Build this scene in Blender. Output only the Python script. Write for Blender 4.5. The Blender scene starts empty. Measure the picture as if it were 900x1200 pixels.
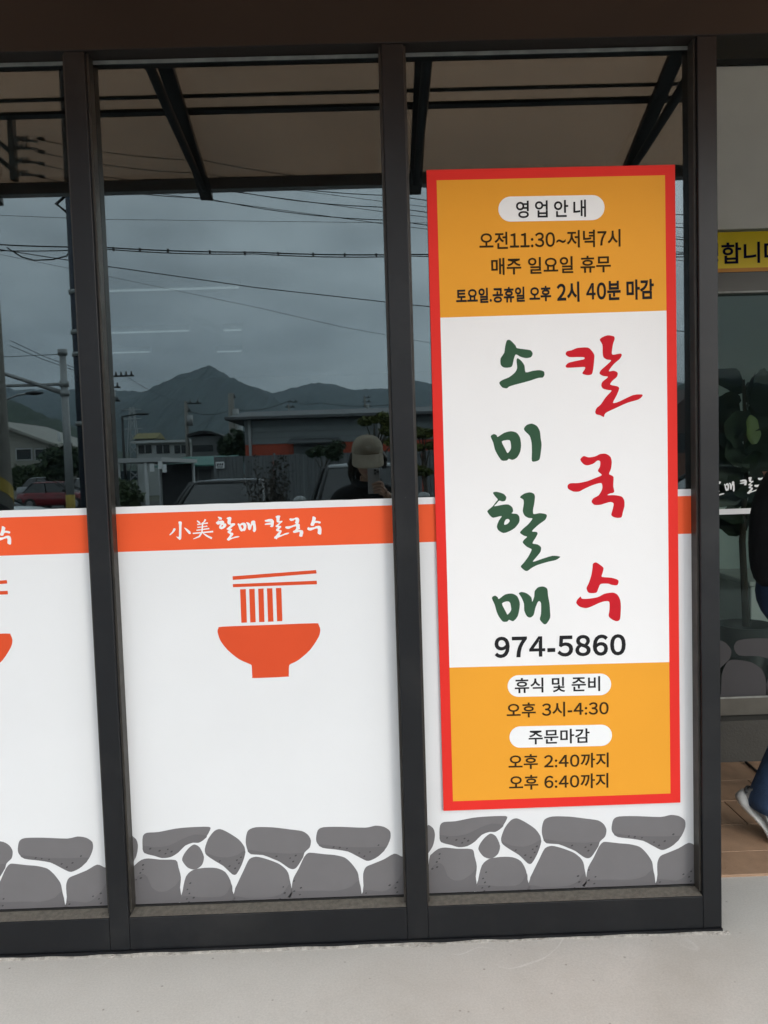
import bpy, bmesh, math, random
from mathutils import Vector, Matrix, noise
from mathutils.geometry import tessellate_polygon
S = bpy.context.scene
C = S.collection
random.seed(7)
R = math.radians

# ------------------------------------------------------------------ camera
FPX, ROLL, PITCH, YAW = 878.35, .0310302, .0561209, .0112252
CAM = Vector((0, -2.2, 1.4377))
_f = Vector((math.sin(YAW)*math.cos(PITCH), math.cos(YAW)*math.cos(PITCH), -math.sin(PITCH)))
_r = Vector((math.cos(YAW), -math.sin(YAW), 0))
_d = _f.cross(_r)
RIGHT = _r*math.cos(ROLL) + _d*math.sin(ROLL)
DOWN = _d*math.cos(ROLL) - _r*math.sin(ROLL)
cam = bpy.data.cameras.new('camera')
co = bpy.data.objects.new('camera', cam)
C.objects.link(co)
m3 = Matrix((RIGHT, -DOWN, -_f)).transposed()
co.matrix_world = Matrix.Translation(CAM) @ m3.to_4x4()
cam.sensor_fit = 'HORIZONTAL'
cam.sensor_width = 36
cam.lens = 36*FPX/900
cam.clip_start = .02
cam.clip_end = 20000
S.camera = co

# ------------------------------------------------------------------ sky, sun, exposure
SUN_EL, SUN_AZ = R(14), R(143)          # behind the photographer, hidden by the overcast
W = bpy.data.worlds.new('World')
S.world = W
W.use_nodes = True
nt = W.node_tree
nt.nodes.clear()
def N(t, **k):
    n = nt.nodes.new(t)
    for a, b in k.items(): setattr(n, a, b)
    return n
L = nt.links.new
sky = N('ShaderNodeTexSky', sky_type='NISHITA')
sky.sun_disc = False
sky.sun_elevation = SUN_EL
sky.sun_rotation = SUN_AZ
tc = N('ShaderNodeTexCoord')
sep = N('ShaderNodeSeparateXYZ'); L(tc.outputs['Generated'], sep.inputs[0])
mx = N('ShaderNodeMath', operation='MAXIMUM'); L(sep.outputs['Z'], mx.inputs[0]); mx.inputs[1].default_value = 0
# clouds live on a flat layer overhead: direction / (z + c)
ad = N('ShaderNodeMath', operation='ADD'); L(mx.outputs[0], ad.inputs[0]); ad.inputs[1].default_value = .22
dv = N('ShaderNodeVectorMath', operation='DIVIDE'); L(tc.outputs['Generated'], dv.inputs[0])
cmb = N('ShaderNodeCombineXYZ')
for i in range(3): L(ad.outputs[0], cmb.inputs[i])
L(cmb.outputs[0], dv.inputs[1])
nz = N('ShaderNodeTexNoise'); L(dv.outputs[0], nz.inputs['Vector'])
nz.inputs['Scale'].default_value = 1.15; nz.inputs['Detail'].default_value = 6; nz.inputs['Roughness'].default_value = .52
mr = N('ShaderNodeMapRange'); L(nz.outputs['Fac'], mr.inputs[0])
mr.inputs[1].default_value = .36; mr.inputs[2].default_value = .66; mr.inputs[3].default_value = .66; mr.inputs[4].default_value = 1.38
ov0 = N('ShaderNodeMapRange', interpolation_type='SMOOTHSTEP'); L(mx.outputs[0], ov0.inputs[0])      # dark cloud bank low over the hills
ov0.inputs[1].default_value = .08; ov0.inputs[2].default_value = .40; ov0.inputs[3].default_value = .62; ov0.inputs[4].default_value = 1.10
ov = N('ShaderNodeMath', operation='MULTIPLY_ADD'); L(mx.outputs[0], ov.inputs[0]); ov.inputs[1].default_value = .28; L(ov0.outputs[0], ov.inputs[2])
ml = N('ShaderNodeMath', operation='MULTIPLY'); L(mr.outputs[0], ml.inputs[0]); L(ov.outputs[0], ml.inputs[1])
cl = N('ShaderNodeVectorMath', operation='SCALE'); cl.inputs[0].default_value = (13.6, 14.0, 14.4)
L(ml.outputs[0], cl.inputs['Scale'])
mix = N('ShaderNodeMix', data_type='RGBA'); mix.inputs['Factor'].default_value = .92
L(sky.outputs[0], mix.inputs['A']); L(cl.outputs[0], mix.inputs['B'])
bg = N('ShaderNodeBackground'); bg.inputs['Strength'].default_value = .12
L(mix.outputs['Result'], bg.inputs['Color'])
wo = N('ShaderNodeOutputWorld'); L(bg.outputs[0], wo.inputs['Surface'])
sl = bpy.data.lights.new('sun', 'SUN')
sl.energy = 1.5; sl.angle = R(16); sl.color = (1, .935, .87)
so = bpy.data.objects.new('sun', sl); C.objects.link(so)
so.rotation_euler = Vector((math.sin(SUN_AZ)*math.cos(SUN_EL), math.cos(SUN_AZ)*math.cos(SUN_EL), math.sin(SUN_EL))).to_track_quat('Z', 'Y').to_euler()
S.view_settings.view_transform = 'Standard'
S.view_settings.look = 'None'
S.view_settings.exposure = 0.06
S.view_settings.gamma = 1
S.cycles.max_bounces = 10
S.cycles.transparent_max_bounces = 16
S.cycles.glossy_bounces = 4
S.cycles.volume_bounces = 1
S.cycles.use_denoising = True
S.cycles.caustics_reflective = False
S.cycles.caustics_refractive = False

# ------------------------------------------------------------------ measuring
def ray(px, py):
    v = RIGHT*((px-450)/FPX) + DOWN*((py-600)/FPX) + _f
    return v/v.y
def at(px, py, y):                     # point on the plane at depth y
    return CAM + ray(px, py)*(y+2.2)
def street(px, py, Y):                 # point of the street Y metres out, met by way of the glass
    p = CAM + ray(px, py)*(Y+2.3)
    return Vector((p.x, -Y, p.z))

# ------------------------------------------------------------------ materials
MATS = {}
def mat(name, col, rough=.6, metal=0, var=.08, scale=6, bump=0, bscale=60, spec=.5, emit=None, trans=0):
    if name in MATS: return MATS[name]
    m = bpy.data.materials.new(name); m.use_nodes = True
    t = m.node_tree; b = t.nodes['Principled BSDF']; l = t.links.new
    b.inputs['Roughness'].default_value = rough; b.inputs['Metallic'].default_value = metal
    b.inputs['Specular IOR Level'].default_value = spec
    tcn = t.nodes.new('ShaderNodeTexCoord')
    if var:
        n = t.nodes.new('ShaderNodeTexNoise'); n.inputs['Scale'].default_value = scale; n.inputs['Detail'].default_value = 5
        l(tcn.outputs['Object'], n.inputs['Vector'])
        r = t.nodes.new('ShaderNodeMapRange'); r.inputs[1].default_value = .25; r.inputs[2].default_value = .75
        r.inputs[3].default_value = 1-var; r.inputs[4].default_value = 1+var
        l(n.outputs['Fac'], r.inputs[0])
        s = t.nodes.new('ShaderNodeVectorMath'); s.operation = 'SCALE'; s.inputs[0].default_value = col
        l(r.outputs[0], s.inputs['Scale']); l(s.outputs[0], b.inputs['Base Color'])
    else:
        b.inputs['Base Color'].default_value = (*col, 1)
    if bump:
        n2 = t.nodes.new('ShaderNodeTexNoise'); n2.inputs['Scale'].default_value = bscale; n2.inputs['Detail'].default_value = 4
        l(tcn.outputs['Object'], n2.inputs['Vector'])
        bp = t.nodes.new('ShaderNodeBump'); bp.inputs['Strength'].default_value = bump; bp.inputs['Distance'].default_value = .01
        l(n2.outputs['Fac'], bp.inputs['Height']); l(bp.outputs[0], b.inputs['Normal'])
    if emit:
        b.inputs['Emission Color'].default_value = (*emit[0], 1); b.inputs['Emission Strength'].default_value = emit[1]
    MATS[name] = m
    return m
def glassmat(name, tint, r0, rough=0.0):
    """clear sheet: tinted straight-through light plus a mirror share by Schlick's law, alike from both sides"""
    m = bpy.data.materials.new(name); m.use_nodes = True
    t = m.node_tree; t.nodes.clear(); l = t.links.new
    tr = t.nodes.new('ShaderNodeBsdfTransparent'); tr.inputs[0].default_value = (*tint, 1)
    gl = t.nodes.new('ShaderNodeBsdfGlossy'); gl.inputs['Roughness'].default_value = rough; gl.inputs[0].default_value = (.80, .955, 1, 1)
    lw = t.nodes.new('ShaderNodeLayerWeight'); lw.inputs[0].default_value = .5
    pw = t.nodes.new('ShaderNodeMath'); pw.operation = 'POWER'; pw.inputs[1].default_value = 5; l(lw.outputs['Facing'], pw.inputs[0])
    ma = t.nodes.new('ShaderNodeMath'); ma.operation = 'MULTIPLY_ADD'; ma.inputs[1].default_value = 1-r0; ma.inputs[2].default_value = r0; l(pw.outputs[0], ma.inputs[0])
    mx = t.nodes.new('ShaderNodeMixShader'); o = t.nodes.new('ShaderNodeOutputMaterial')
    l(ma.outputs[0], mx.inputs[0]); l(tr.outputs[0], mx.inputs[1]); l(gl.outputs[0], mx.inputs[2]); l(mx.outputs[0], o.inputs[0])
    MATS[name] = m
    return m

M_frame = mat('charcoal_powder_coat', (.0076, .0086, .0106), .45, 0, .18, 3, .05, 400, .32)
M_head = mat('canopy_tinted_fascia', (.018, .0130, .0105), .5, 0, .12, 3, .05, 300, .35)  # brown reflection of the canopy is painted into the header's coat colour
def specks(m):
    """pale dust specks and splashes on painted metal"""
    t = m.node_tree; l = t.links.new; b = t.nodes['Principled BSDF']; src = b.inputs['Base Color'].links[0].from_socket
    tcn = t.nodes.new('ShaderNodeTexCoord')
    vo = t.nodes.new('ShaderNodeTexVoronoi'); vo.inputs['Scale'].default_value = 22; l(tcn.outputs['Object'], vo.inputs['Vector'])
    r1 = t.nodes.new('ShaderNodeMapRange'); r1.inputs[1].default_value = .02; r1.inputs[2].default_value = .055; r1.inputs[3].default_value = 1; r1.inputs[4].default_value = 0; l(vo.outputs['Distance'], r1.inputs[0])
    n = t.nodes.new('ShaderNodeTexNoise'); n.inputs['Scale'].default_value = 4; n.inputs['Detail'].default_value = 3; l(tcn.outputs['Object'], n.inputs[0])
    r2 = t.nodes.new('ShaderNodeMapRange'); r2.inputs[1].default_value = .55; r2.inputs[2].default_value = .68; r2.inputs[4].default_value = .75; l(n.outputs['Fac'], r2.inputs[0])
    mu = t.nodes.new('ShaderNodeMath'); mu.operation = 'MULTIPLY'; l(r1.outputs[0], mu.inputs[0]); l(r2.outputs[0], mu.inputs[1])
    n3 = t.nodes.new('ShaderNodeTexNoise'); n3.inputs['Scale'].default_value = 2.2; n3.inputs['Detail'].default_value = 7; n3.inputs['Roughness'].default_value = .65; l(tcn.outputs['Object'], n3.inputs[0])
    r3 = t.nodes.new('ShaderNodeMapRange'); r3.inputs[1].default_value = .5; r3.inputs[2].default_value = .8; r3.inputs[4].default_value = .10; l(n3.outputs['Fac'], r3.inputs[0])
    mx = t.nodes.new('ShaderNodeMath'); mx.operation = 'MAXIMUM'; l(mu.outputs[0], mx.inputs[0]); l(r3.outputs[0], mx.inputs[1])
    mix = t.nodes.new('ShaderNodeMix'); mix.data_type = 'RGBA'; mix.inputs['B'].default_value = (.17, .165, .15, 1)
    l(mx.outputs[0], mix.inputs['Factor']); l(src, mix.inputs['A']); l(mix.outputs['Result'], b.inputs['Base Color'])
specks(M_frame)
M_steel = mat('black_steel', (.010, .010, .0105), .5, 0, .2, 8)
M_glass = glassmat('tinted_glass', (.30, .33, .33), .158)
M_door_glass = glassmat('door_glass', (.80, .85, .83), .012)
M_canopy = glassmat('bronze_polycarbonate', (.535, .41, .325), .03, .02)
M_white_film = mat('white_vinyl', (.76, .775, .785), .42, 0, .025, 2.5, .012, 25, .35)
M_poster_white = mat('poster_white', (.86, .855, .855), .55, 0, .02, 2.5, 0, 25, .15)
M_orange_film = mat('orange_vinyl', (.83, .108, .033), .5, 0, .05, 3, 0, 25, .15)
M_bowl_film = mat('rust_orange_vinyl', (.68, .080, .026), .5, 0, .05, 4, 0, 25, .15)
M_stone_film = mat('grey_print', (.165, .160, .165), .45, 0, .05, 9, 0, 25, .35)
M_stone_dark = mat('dark_grey_print', (.140, .135, .140), .45, 0, .04, 9, 0, 25, .35)
M_stone_dot = mat('speck_print', (.045, .043, .046), .5, 0, 0)
M_red = mat('red_print', (.78, .034, .026), .55, 0, .06, 2, 0, 25, .12)
M_yellow = mat('amber_print', (.83, .360, .034), .55, 0, .04, 2, 0, 25, .12)
M_green_ink = mat('green_ink', (.046, .102, .060), .9, 0, .08, 8, spec=.02)
M_red_ink = mat('crimson_ink', (.58, .022, .032), .9, 0, .06, 8, spec=.03)
M_black_ink = mat('black_ink', (.024, .024, .026), .9, 0, 0, spec=.02)
M_brown_ink = mat('brown_black_ink', (.046, .030, .014), .9, 0, 0, spec=.02)
M_white_ink = mat('white_ink', (.86, .87, .87), .45, 0, .02, 5)
M_navy_ink = mat('navy_ink', (.006, .006, .030), .8, 0, 0, spec=.03)
M_board_edge = mat('board_edge', (.7, .7, .69), .7)
M_dust = mat('dusty_sill', (.125, .115, .096), .9, 0, .28, 70, .4, 250)
M_bead = mat('bronze_bead', (.032, .028, .023), .5, 0, .4, 30)
M_pale_strip = mat('pale_strip', (.30, .31, .29), .6, 0, .3, 20)
M_mortar = mat('mortar', (.40, .38, .345), .95, 0, .35, 50, 1, 120)

# ------------------------------------------------------------------ mesh helpers
def base_of(o):
    v = Vector()
    while o is not None:
        v += Vector(o.location); o = o.parent
    return v
class MB:
    def __init__(s): s.v = []; s.f = []; s.m = []; s.sm = []
    def add(s, vs, fs, mi=0, smooth=False):
        o = len(s.v); s.v += [Vector(p) for p in vs]
        for f in fs: s.f.append([o+i for i in f]); s.m.append(mi); s.sm.append(smooth)
        return s
    def box(s, x0, x1, y0, y1, z0, z1, mi=0, M=None):
        p = [Vector((x, y, z)) for x in (x0, x1) for y in (y0, y1) for z in (z0, z1)]
        if M: p = [M @ q for q in p]
        return s.add(p, [(0,1,3,2),(4,6,7,5),(0,4,5,1),(2,3,7,6),(0,2,6,4),(1,5,7,3)], mi)
    def tube(s, pts, r, n=8, mi=0, smooth=True, cap=True):
        pts = [Vector(p) for p in pts]
        rs = r if isinstance(r, (list, tuple)) else [r]*len(pts)
        vs = []
        for i, p in enumerate(pts):
            t = (pts[min(i+1, len(pts)-1)] - pts[max(i-1, 0)]).normalized()
            a = t.cross(Vector((0, 0, 1)))
            if a.length < .05: a = t.cross(Vector((0, 1, 0)))
            a.normalize(); b = t.cross(a)
            for k in range(n):
                an = 2*math.pi*k/n
                vs.append(p + (a*math.cos(an)+b*math.sin(an))*rs[i])
        fs = [(i*n+k, i*n+(k+1) % n, (i+1)*n+(k+1) % n, (i+1)*n+k) for i in range(len(pts)-1) for k in range(n)]
        s.add(vs, fs, mi, smooth)
        if cap:
            o = len(s.v)-len(vs)
            s.f += [[o+k for k in range(n)][::-1], [o+(len(pts)-1)*n+k for k in range(n)]]; s.m += [mi, mi]; s.sm += [False, False]
        return s
    def loft(s, rings, mi=0, smooth=True, cap=True, closed=True):
        n = len(rings[0]); vs = [p for r in rings for p in r]
        kk = n if closed else n-1
        fs = [(i*n+k, i*n+(k+1) % n, (i+1)*n+(k+1) % n, (i+1)*n+k) for i in range(len(rings)-1) for k in range(kk)]
        s.add(vs, fs, mi, smooth)
        if cap:
            o = len(s.v)-len(vs)
            s.f += [[o+k for k in range(n)][::-1], [o+(len(rings)-1)*n+k for k in range(n)]]; s.m += [mi, mi]; s.sm += [False, False]
        return s
    def ball(s, c, r, u=12, w=8, mi=0):
        c = Vector(c); r = (r, r, r) if not isinstance(r, (tuple, list)) else r
        rings = []
        for i in range(w+1):
            th = math.pi*(i+.02)/(w+.04)
            rings.append([c+Vector((r[0]*math.sin(th)*math.cos(2*math.pi*k/u), r[1]*math.sin(th)*math.sin(2*math.pi*k/u), r[2]*math.cos(th))) for k in range(u)])
        return s.loft(rings[::-1], mi)
    def flat(s, outline, y, mi=0, holes=(), thick=.0003):
        """a printed sheet in the facade plane: outline is [(x, z)...]; front at y, back thick behind it"""
        loops = [list(outline)]+[list(h) for h in holes]
        al = [p for l_ in loops for p in l_]
        tri = tessellate_polygon([[Vector((p[0], p[1], 0)) for p in l_] for l_ in loops])
        fr = []
        for a, b, c in tri:                     # face the street (-y)
            A, B, D = al[a], al[b], al[c]
            if (B[0]-A[0])*(D[1]-A[1])-(B[1]-A[1])*(D[0]-A[0]) < 0: a, b = b, a
            fr.append((a, b, c))
        s.add([(p[0], y, p[1]) for p in al], fr, mi)
        n = len(al); vs = [(p[0], y, p[1]) for p in al]+[(p[0], y+thick, p[1]) for p in al]
        fs = []; o = 0
        for l_ in loops:
            k = len(l_)
            fs += [(o+i, o+(i+1) % k, n+o+(i+1) % k, n+o+i) for i in range(k)]; o += k
        return s.add(vs, fs, mi)
    def prism(s, prof, x0, x1, mi=0, axis='x'):
        n = len(prof)
        if axis == 'x': vs = [(x0, p[0], p[1]) for p in prof]+[(x1, p[0], p[1]) for p in prof]
        else: vs = [(p[0], x0, p[1]) for p in prof]+[(p[0], x1, p[1]) for p in prof]
        s.add(vs, [(i, (i+1) % n, n+(i+1) % n, n+i) for i in range(n)]+[list(range(n))[::-1], list(range(n, 2*n))], mi)
        return s
    def build(s, name, mats, parent=None, local=False, bevel=0, recalc=True):
        me = bpy.data.meshes.new(name)
        off = Vector() if (local or parent is None) else base_of(parent)
        me.from_pydata([p-off for p in s.v], [], s.f)
        for m in (mats if isinstance(mats, (list, tuple)) else [mats]): me.materials.append(m)
        me.polygons.foreach_set('material_index', s.m); me.polygons.foreach_set('use_smooth', s.sm)
        if recalc:
            b = bmesh.new(); b.from_mesh(me); bmesh.ops.recalc_face_normals(b, faces=b.faces); b.to_mesh(me); b.free()
        me.update()
        o = bpy.data.objects.new(name, me); C.objects.link(o)
        if parent is not None: o.parent = parent
        if bevel:
            bv = o.modifiers.new('bevel', 'BEVEL'); bv.width = bevel; bv.segments = 2; bv.limit_method = 'ANGLE'
        return o
def tag(o, label, cat, group=None):
    o['label'] = label; o['category'] = cat
    if group: o['group'] = group
    return o
def thing(name, label, cat, loc=(0, 0, 0), rz=0, group=None):
    o = bpy.data.objects.new(name, None); C.objects.link(o)
    o.location = loc; o.rotation_euler = (0, 0, rz); o.empty_display_size = .1
    return tag(o, label, cat, group)
def kind(o, k='structure'): o['kind'] = k; return o
def smooth(pts, n=3, closed=True):
    out = []; N_ = len(pts)
    for i in range(N_):
        p0, p1, p2, p3 = [Vector((*pts[(i+j-1) % N_], 0)) for j in range(4)]
        sharp = False
        for k in range(n):
            t = k/n
            q = .5*((2*p1)+(p2-p0)*t+(2*p0-5*p1+4*p2-p3)*t*t+(3*p1-p0-3*p2+p3)*t**3)
            l_ = p1.lerp(p2, t); q = l_.lerp(q, .8)
            out.append((q.x, q.y))
    return out
def bbox(polys):
    xs = [p[0] for q in polys for p in q]; ys = [p[1] for q in polys for p in q]
    return min(xs), min(ys), max(xs), max(ys)
def to_plane(pts, y): return [(lambda p: (p.x, p.z))(at(a, b, y)) for a, b in pts]
def clean(pts, eps=1e-6):
    out = []
    for p in pts:
        if not out or (abs(p[0]-out[-1][0])+abs(p[1]-out[-1][1])) > eps: out.append(p)
    return out

# ================================================================== GROUND AND SHELL
def floor_mat():
    m = bpy.data.materials.new('trowelled_concrete'); m.use_nodes = True
    t = m.node_tree; b = t.nodes['Principled BSDF']; l = t.links.new
    tcn = t.nodes.new('ShaderNodeTexCoord')
    def nz(sc, det=6, rg=.55, sx=1, sy=1):
        mp = t.nodes.new('ShaderNodeMapping'); mp.inputs['Scale'].default_value = (sx, sy, 1); l(tcn.outputs['Object'], mp.inputs[0])
        n = t.nodes.new('ShaderNodeTexNoise'); n.inputs['Scale'].default_value = sc; n.inputs['Detail'].default_value = det; n.inputs['Roughness'].default_value = rg
        l(mp.outputs[0], n.inputs[0]); return n
    n1 = nz(2.2); n2 = nz(45, 4, .6); n3 = nz(6, 5, .6, 1, 1.3)
    rp = t.nodes.new('ShaderNodeValToRGB'); e = rp.color_ramp.elements
    e[0].position = .3; e[0].color = (.505, .492, .455, 1); e[1].position = .72; e[1].color = (.565, .553, .517, 1)
    sm = t.nodes.new('ShaderNodeMath'); sm.operation = 'MULTIPLY_ADD'; sm.inputs[1].default_value = .5
    l(n3.outputs['Fac'], sm.inputs[0])
    hf = t.nodes.new('ShaderNodeMath'); hf.operation = 'MULTIPLY'; hf.inputs[1].default_value = .5; l(n1.outputs['Fac'], hf.inputs[0])
    l(hf.outputs[0], sm.inputs[2]); l(sm.outputs[0], rp.inputs[0])
    # hairline scratches: thin bands of a distorted noise
    nc = nz(1.3, 3, .5); sb = t.nodes.new('ShaderNodeMath'); sb.operation = 'SUBTRACT'; sb.inputs[1].default_value = .5; l(nc.outputs['Fac'], sb.inputs[0])
    ab = t.nodes.new('ShaderNodeMath'); ab.operation = 'ABSOLUTE'; l(sb.outputs[0], ab.inputs[0])
    cr = t.nodes.new('ShaderNodeMapRange'); cr.inputs[1].default_value = .0; cr.inputs[2].default_value = .005; cr.inputs[3].default_value = 1; cr.inputs[4].default_value = 0; l(ab.outputs[0], cr.inputs[0])
    gate = nz(3.1, 2); gr = t.nodes.new('ShaderNodeMapRange'); gr.inputs[1].default_value = .52; gr.inputs[2].default_value = .6; l(gate.outputs['Fac'], gr.inputs[0])
    mg = t.nodes.new('ShaderNodeMath'); mg.operation = 'MULTIPLY'; l(cr.outputs[0], mg.inputs[0]); l(gr.outputs[0], mg.inputs[1])
    mxa = t.nodes.new('ShaderNodeMix'); mxa.data_type = 'RGBA'; mxa.inputs['B'].default_value = (.64, .63, .60, 1)
    mg2 = t.nodes.new('ShaderNodeMath'); mg2.operation = 'MULTIPLY'; mg2.inputs[1].default_value = .9; l(mg.outputs[0], mg2.inputs[0])
    l(mg2.outputs[0], mxa.inputs['Factor']); l(rp.outputs[0], mxa.inputs['A'])
    # pits
    vo = t.nodes.new('ShaderNodeTexVoronoi'); vo.inputs['Scale'].default_value = 16; l(tcn.outputs['Object'], vo.inputs['Vector'])
    pr = t.nodes.new('ShaderNodeMapRange'); pr.inputs[1].default_value = .03; pr.inputs[2].default_value = .075; pr.inputs[3].default_value = .6; pr.inputs[4].default_value = 0; l(vo.outputs['Distance'], pr.inputs[0])
    mxb = t.nodes.new('ShaderNodeMix'); mxb.data_type = 'RGBA'; mxb.inputs['B'].default_value = (.16, .14, .115, 1)
    l(pr.outputs[0], mxb.inputs['Factor']); l(mxa.outputs['Result'], mxb.inputs['A'])
    gn = nz(170, 3, .7); gq = t.nodes.new('ShaderNodeMapRange'); gq.inputs[1].default_value = .3; gq.inputs[2].default_value = .7; gq.inputs[3].default_value = .91; gq.inputs[4].default_value = 1.08; l(gn.outputs['Fac'], gq.inputs[0])
    gs = t.nodes.new('ShaderNodeVectorMath'); gs.operation = 'SCALE'; l(mxb.outputs['Result'], gs.inputs[0]); l(gq.outputs[0], gs.inputs['Scale'])
    # brownish stains
    ns = nz(1.7, 4); sr = t.nodes.new('ShaderNodeMapRange'); sr.inputs[1].default_value = .54; sr.inputs[2].default_value = .74; sr.inputs[4].default_value = .24; l(ns.outputs['Fac'], sr.inputs[0])
    mxc = t.nodes.new('ShaderNodeMix'); mxc.data_type = 'RGBA'; mxc.inputs['B'].default_value = (.27, .24, .19, 1)
    l(sr.outputs[0], mxc.inputs['Factor']); l(gs.outputs[0], mxc.inputs['A']); l(mxc.outputs['Result'], b.inputs['Base Color'])
    b.inputs['Roughness'].default_value = .75; b.inputs['Specular IOR Level'].default_value = .3
    bp = t.nodes.new('ShaderNodeBump'); bp.inputs['Strength'].default_value = .16; bp.inputs['Distance'].default_value = .005
    hh = t.nodes.new('ShaderNodeMath'); hh.operation = 'MULTIPLY_ADD'; hh.inputs[1].default_value = .35; l(n2.outputs['Fac'], hh.inputs[0]); l(n3.outputs['Fac'], hh.inputs[2])
    l(hh.outputs[0], bp.inputs['Height']); l(bp.outputs[0], b.inputs['Normal'])
    return m
M_conc = floor_mat()
M_asphalt = mat('asphalt', (.052, .052, .054), .9, 0, .25, 4, .6, 90)
M_ground = mat('dry_ground', (.10, .11, .075), .95, 0, .4, .05)
M_wall = mat('interior_plaster', (.42, .44, .42), .9, 0, .05, 2)
M_dark_floor = mat('interior_floor', (.10, .095, .09), .6, 0, .1, 3)
M_grey_wall = mat('porch_wall_paint', (.88, .84, .76), .85, 0, .05, 5, .1, 200)

b = MB(); b.add([(-3000,-3500,-.16),(3000,-3500,-.16),(3000,1500,-.16),(-3000,1500,-.16)], [(0,1,2,3)])
kind(b.build('ground', M_ground))
b = MB(); b.add([(-70,-48,-.13),(60,-48,-.13),(60,-3.32,-.13),(-70,-3.32,-.13)], [(0,1,2,3)])
kind(b.build('parking_lot', M_asphalt))
M_paint = mat('road_paint', (.72, .72, .70), .8, 0, .15, 20)
b = MB()
for i in range(-6, 8): b.add([(i*2.5,-11.2,-.126),(i*2.5+.12,-11.2,-.126),(i*2.5+.12,-6.2,-.126),(i*2.5,-6.2,-.126)], [(0,1,2,3)])
kind(b.build('parking_marking', M_paint))
# walkway: a gently uneven slab in front of the shop, up to the porch tiles
b = MB(); nx, ny = 60, 24
vs = []
for j in range(ny+1):
    for i in range(nx+1):
        x = -6+12*i/nx; y = -3.2+3.494*j/ny
        vs.append((x, y, .004*noise.noise(Vector((x*.8, y*.8, 3)))))
b.add(vs, [(j*(nx+1)+i, j*(nx+1)+i+1, (j+1)*(nx+1)+i+1, (j+1)*(nx+1)+i) for j in range(ny) for i in range(nx)], 0, True)
kind(b.build('walkway', M_conc))
b = MB(); b.box(-6, 6, -3.32, -3.201, -.16, .0015)
kind(b.build('kerb', mat('kerb_concrete', (.36, .35, .33), .85, 0, .15, 5, .3, 80), bevel=.012))

# interior room behind the glass
def struct(name, boxes, m):
    b = MB()
    for q in boxes: b.box(*q)
    return kind(b.build(name, m))
struct('shop_floor', [(-4.6, 1.0, .13, 7.4, -.05, .012), (1.0, 4.2, 1.36, 7.4, -.05, .20)], M_dark_floor)
struct('shop_back_wall', [(-4.6, 4.2, 7.4, 7.5, -.05, 3.6)], M_wall)
struct('shop_ceiling', [(-4.6, 1.01, .13, 7.39, 2.66, 2.72), (1.01, 4.2, 1.36, 7.39, 2.66, 2.72)], mat('ceiling_board', (.10, .10, .10), .9))
struct('shop_side_wall', [(-4.7, -4.6, .1, 7.5, -.05, 3.6), (4.2, 4.3, .1, 7.5, -.05, 3.6)], M_wall)
struct('vestibule_wall', [(1.05, 4.19, 2.75, 2.82, .2005, 2.6595)], mat('pale_green_plaster', (.62, .68, .64), .9, 0, .05, 2))
struct('shop_roof', [(-4.8, 4.4, -.0, 7.6, 3.9, 4.0)], M_grey_wall)

# ================================================================== SHOPFRONT
XM = [(-2.6425, -2.5834), (-1.7425, -1.6834), (-.8425, -.7834), (.0568, .1201), (.9597, 1.0168)]
ZB, ZT = .1116, 2.6464
GY = .050
front = thing('shopfront', 'charcoal metal shopfront frame holding tall dark glass panes above concrete walkway', 'shopfront', (-1.2, 0, 0))
M_glass_edge = mat('gasket_rubber', (.012, .012, .012), .6)
b = MB(); b.box(-2.70, 4.3, -.003, .13, ZT, 3.9); b.build('header_beam', M_head, front, bevel=.003)
for x0, x1 in XM:
    b = MB(); b.box(x0, x1, 0, .11, .012, ZT-.0005); o = b.build('mullion', M_frame, front, bevel=.0025)
for i in range(len(XM)-1):
    x0, x1 = XM[i][1]+.0005, XM[i+1][0]-.0005
    b = MB(); b.box(x0, x1, .0004, .11, .012, ZB); b.build('bottom_rail', M_frame, front, bevel=.002)
b = MB(); b.box(-2.65, 1.0165, -.006, .115, -.02, .0115); b.build('base_channel', M_frame, front)
panes = []
for i in range(len(XM)-1):
    x0, x1 = XM[i][1], XM[i+1][0]
    b = MB(); b.box(x0+.001, x1-.001, GY, GY+.006, ZB+.002, ZT-.002)
    panes.append(b.build('glass_pane', M_glass, front))
    # dusty sill, side beads, pale strip along the top
    b = MB()
    n = 40
    top = []
    for k in range(n+1):
        x = x0+.0015+(x1-x0-.003)*k/n
        h = .0012*noise.noise(Vector((x*30, i*3.1, 0)))
        top.append((x, h))
    vs = [(x, .003, ZB+.0010) for x, h in top]+[(x, .026, ZB+.004+h) for x, h in top]+[(x, .0475, ZB+.008+h*.5) for x, h in top]
    m_ = n+1
    b.add(vs, [(j*m_+k, j*m_+k+1, (j+1)*m_+k+1, (j+1)*m_+k) for j in range(2) for k in range(n)], 0, True)
    b.build('dusty_sill', M_dust, front, recalc=False)
    b = MB(); b.box(x0+.0006, x0+.007, .012, .049, ZB+.01, ZT-.0006); b.box(x1-.007, x1-.0006, .012, .049, ZB+.01, ZT-.0006)
    b.build('glazing_bead', M_bead, front)
    b = MB(); b.box(x0+.0074, x1-.0074, .046, .0494, ZT-.012, ZT-.0026); b.build('pale_strip', M_pale_strip, front)
    b = MB(); b.box(x0+.0074, x1-.0074, .044, .0480, ZB+.0085, ZB+.0125); b.build('gasket', M_glass_edge, front)
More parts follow.
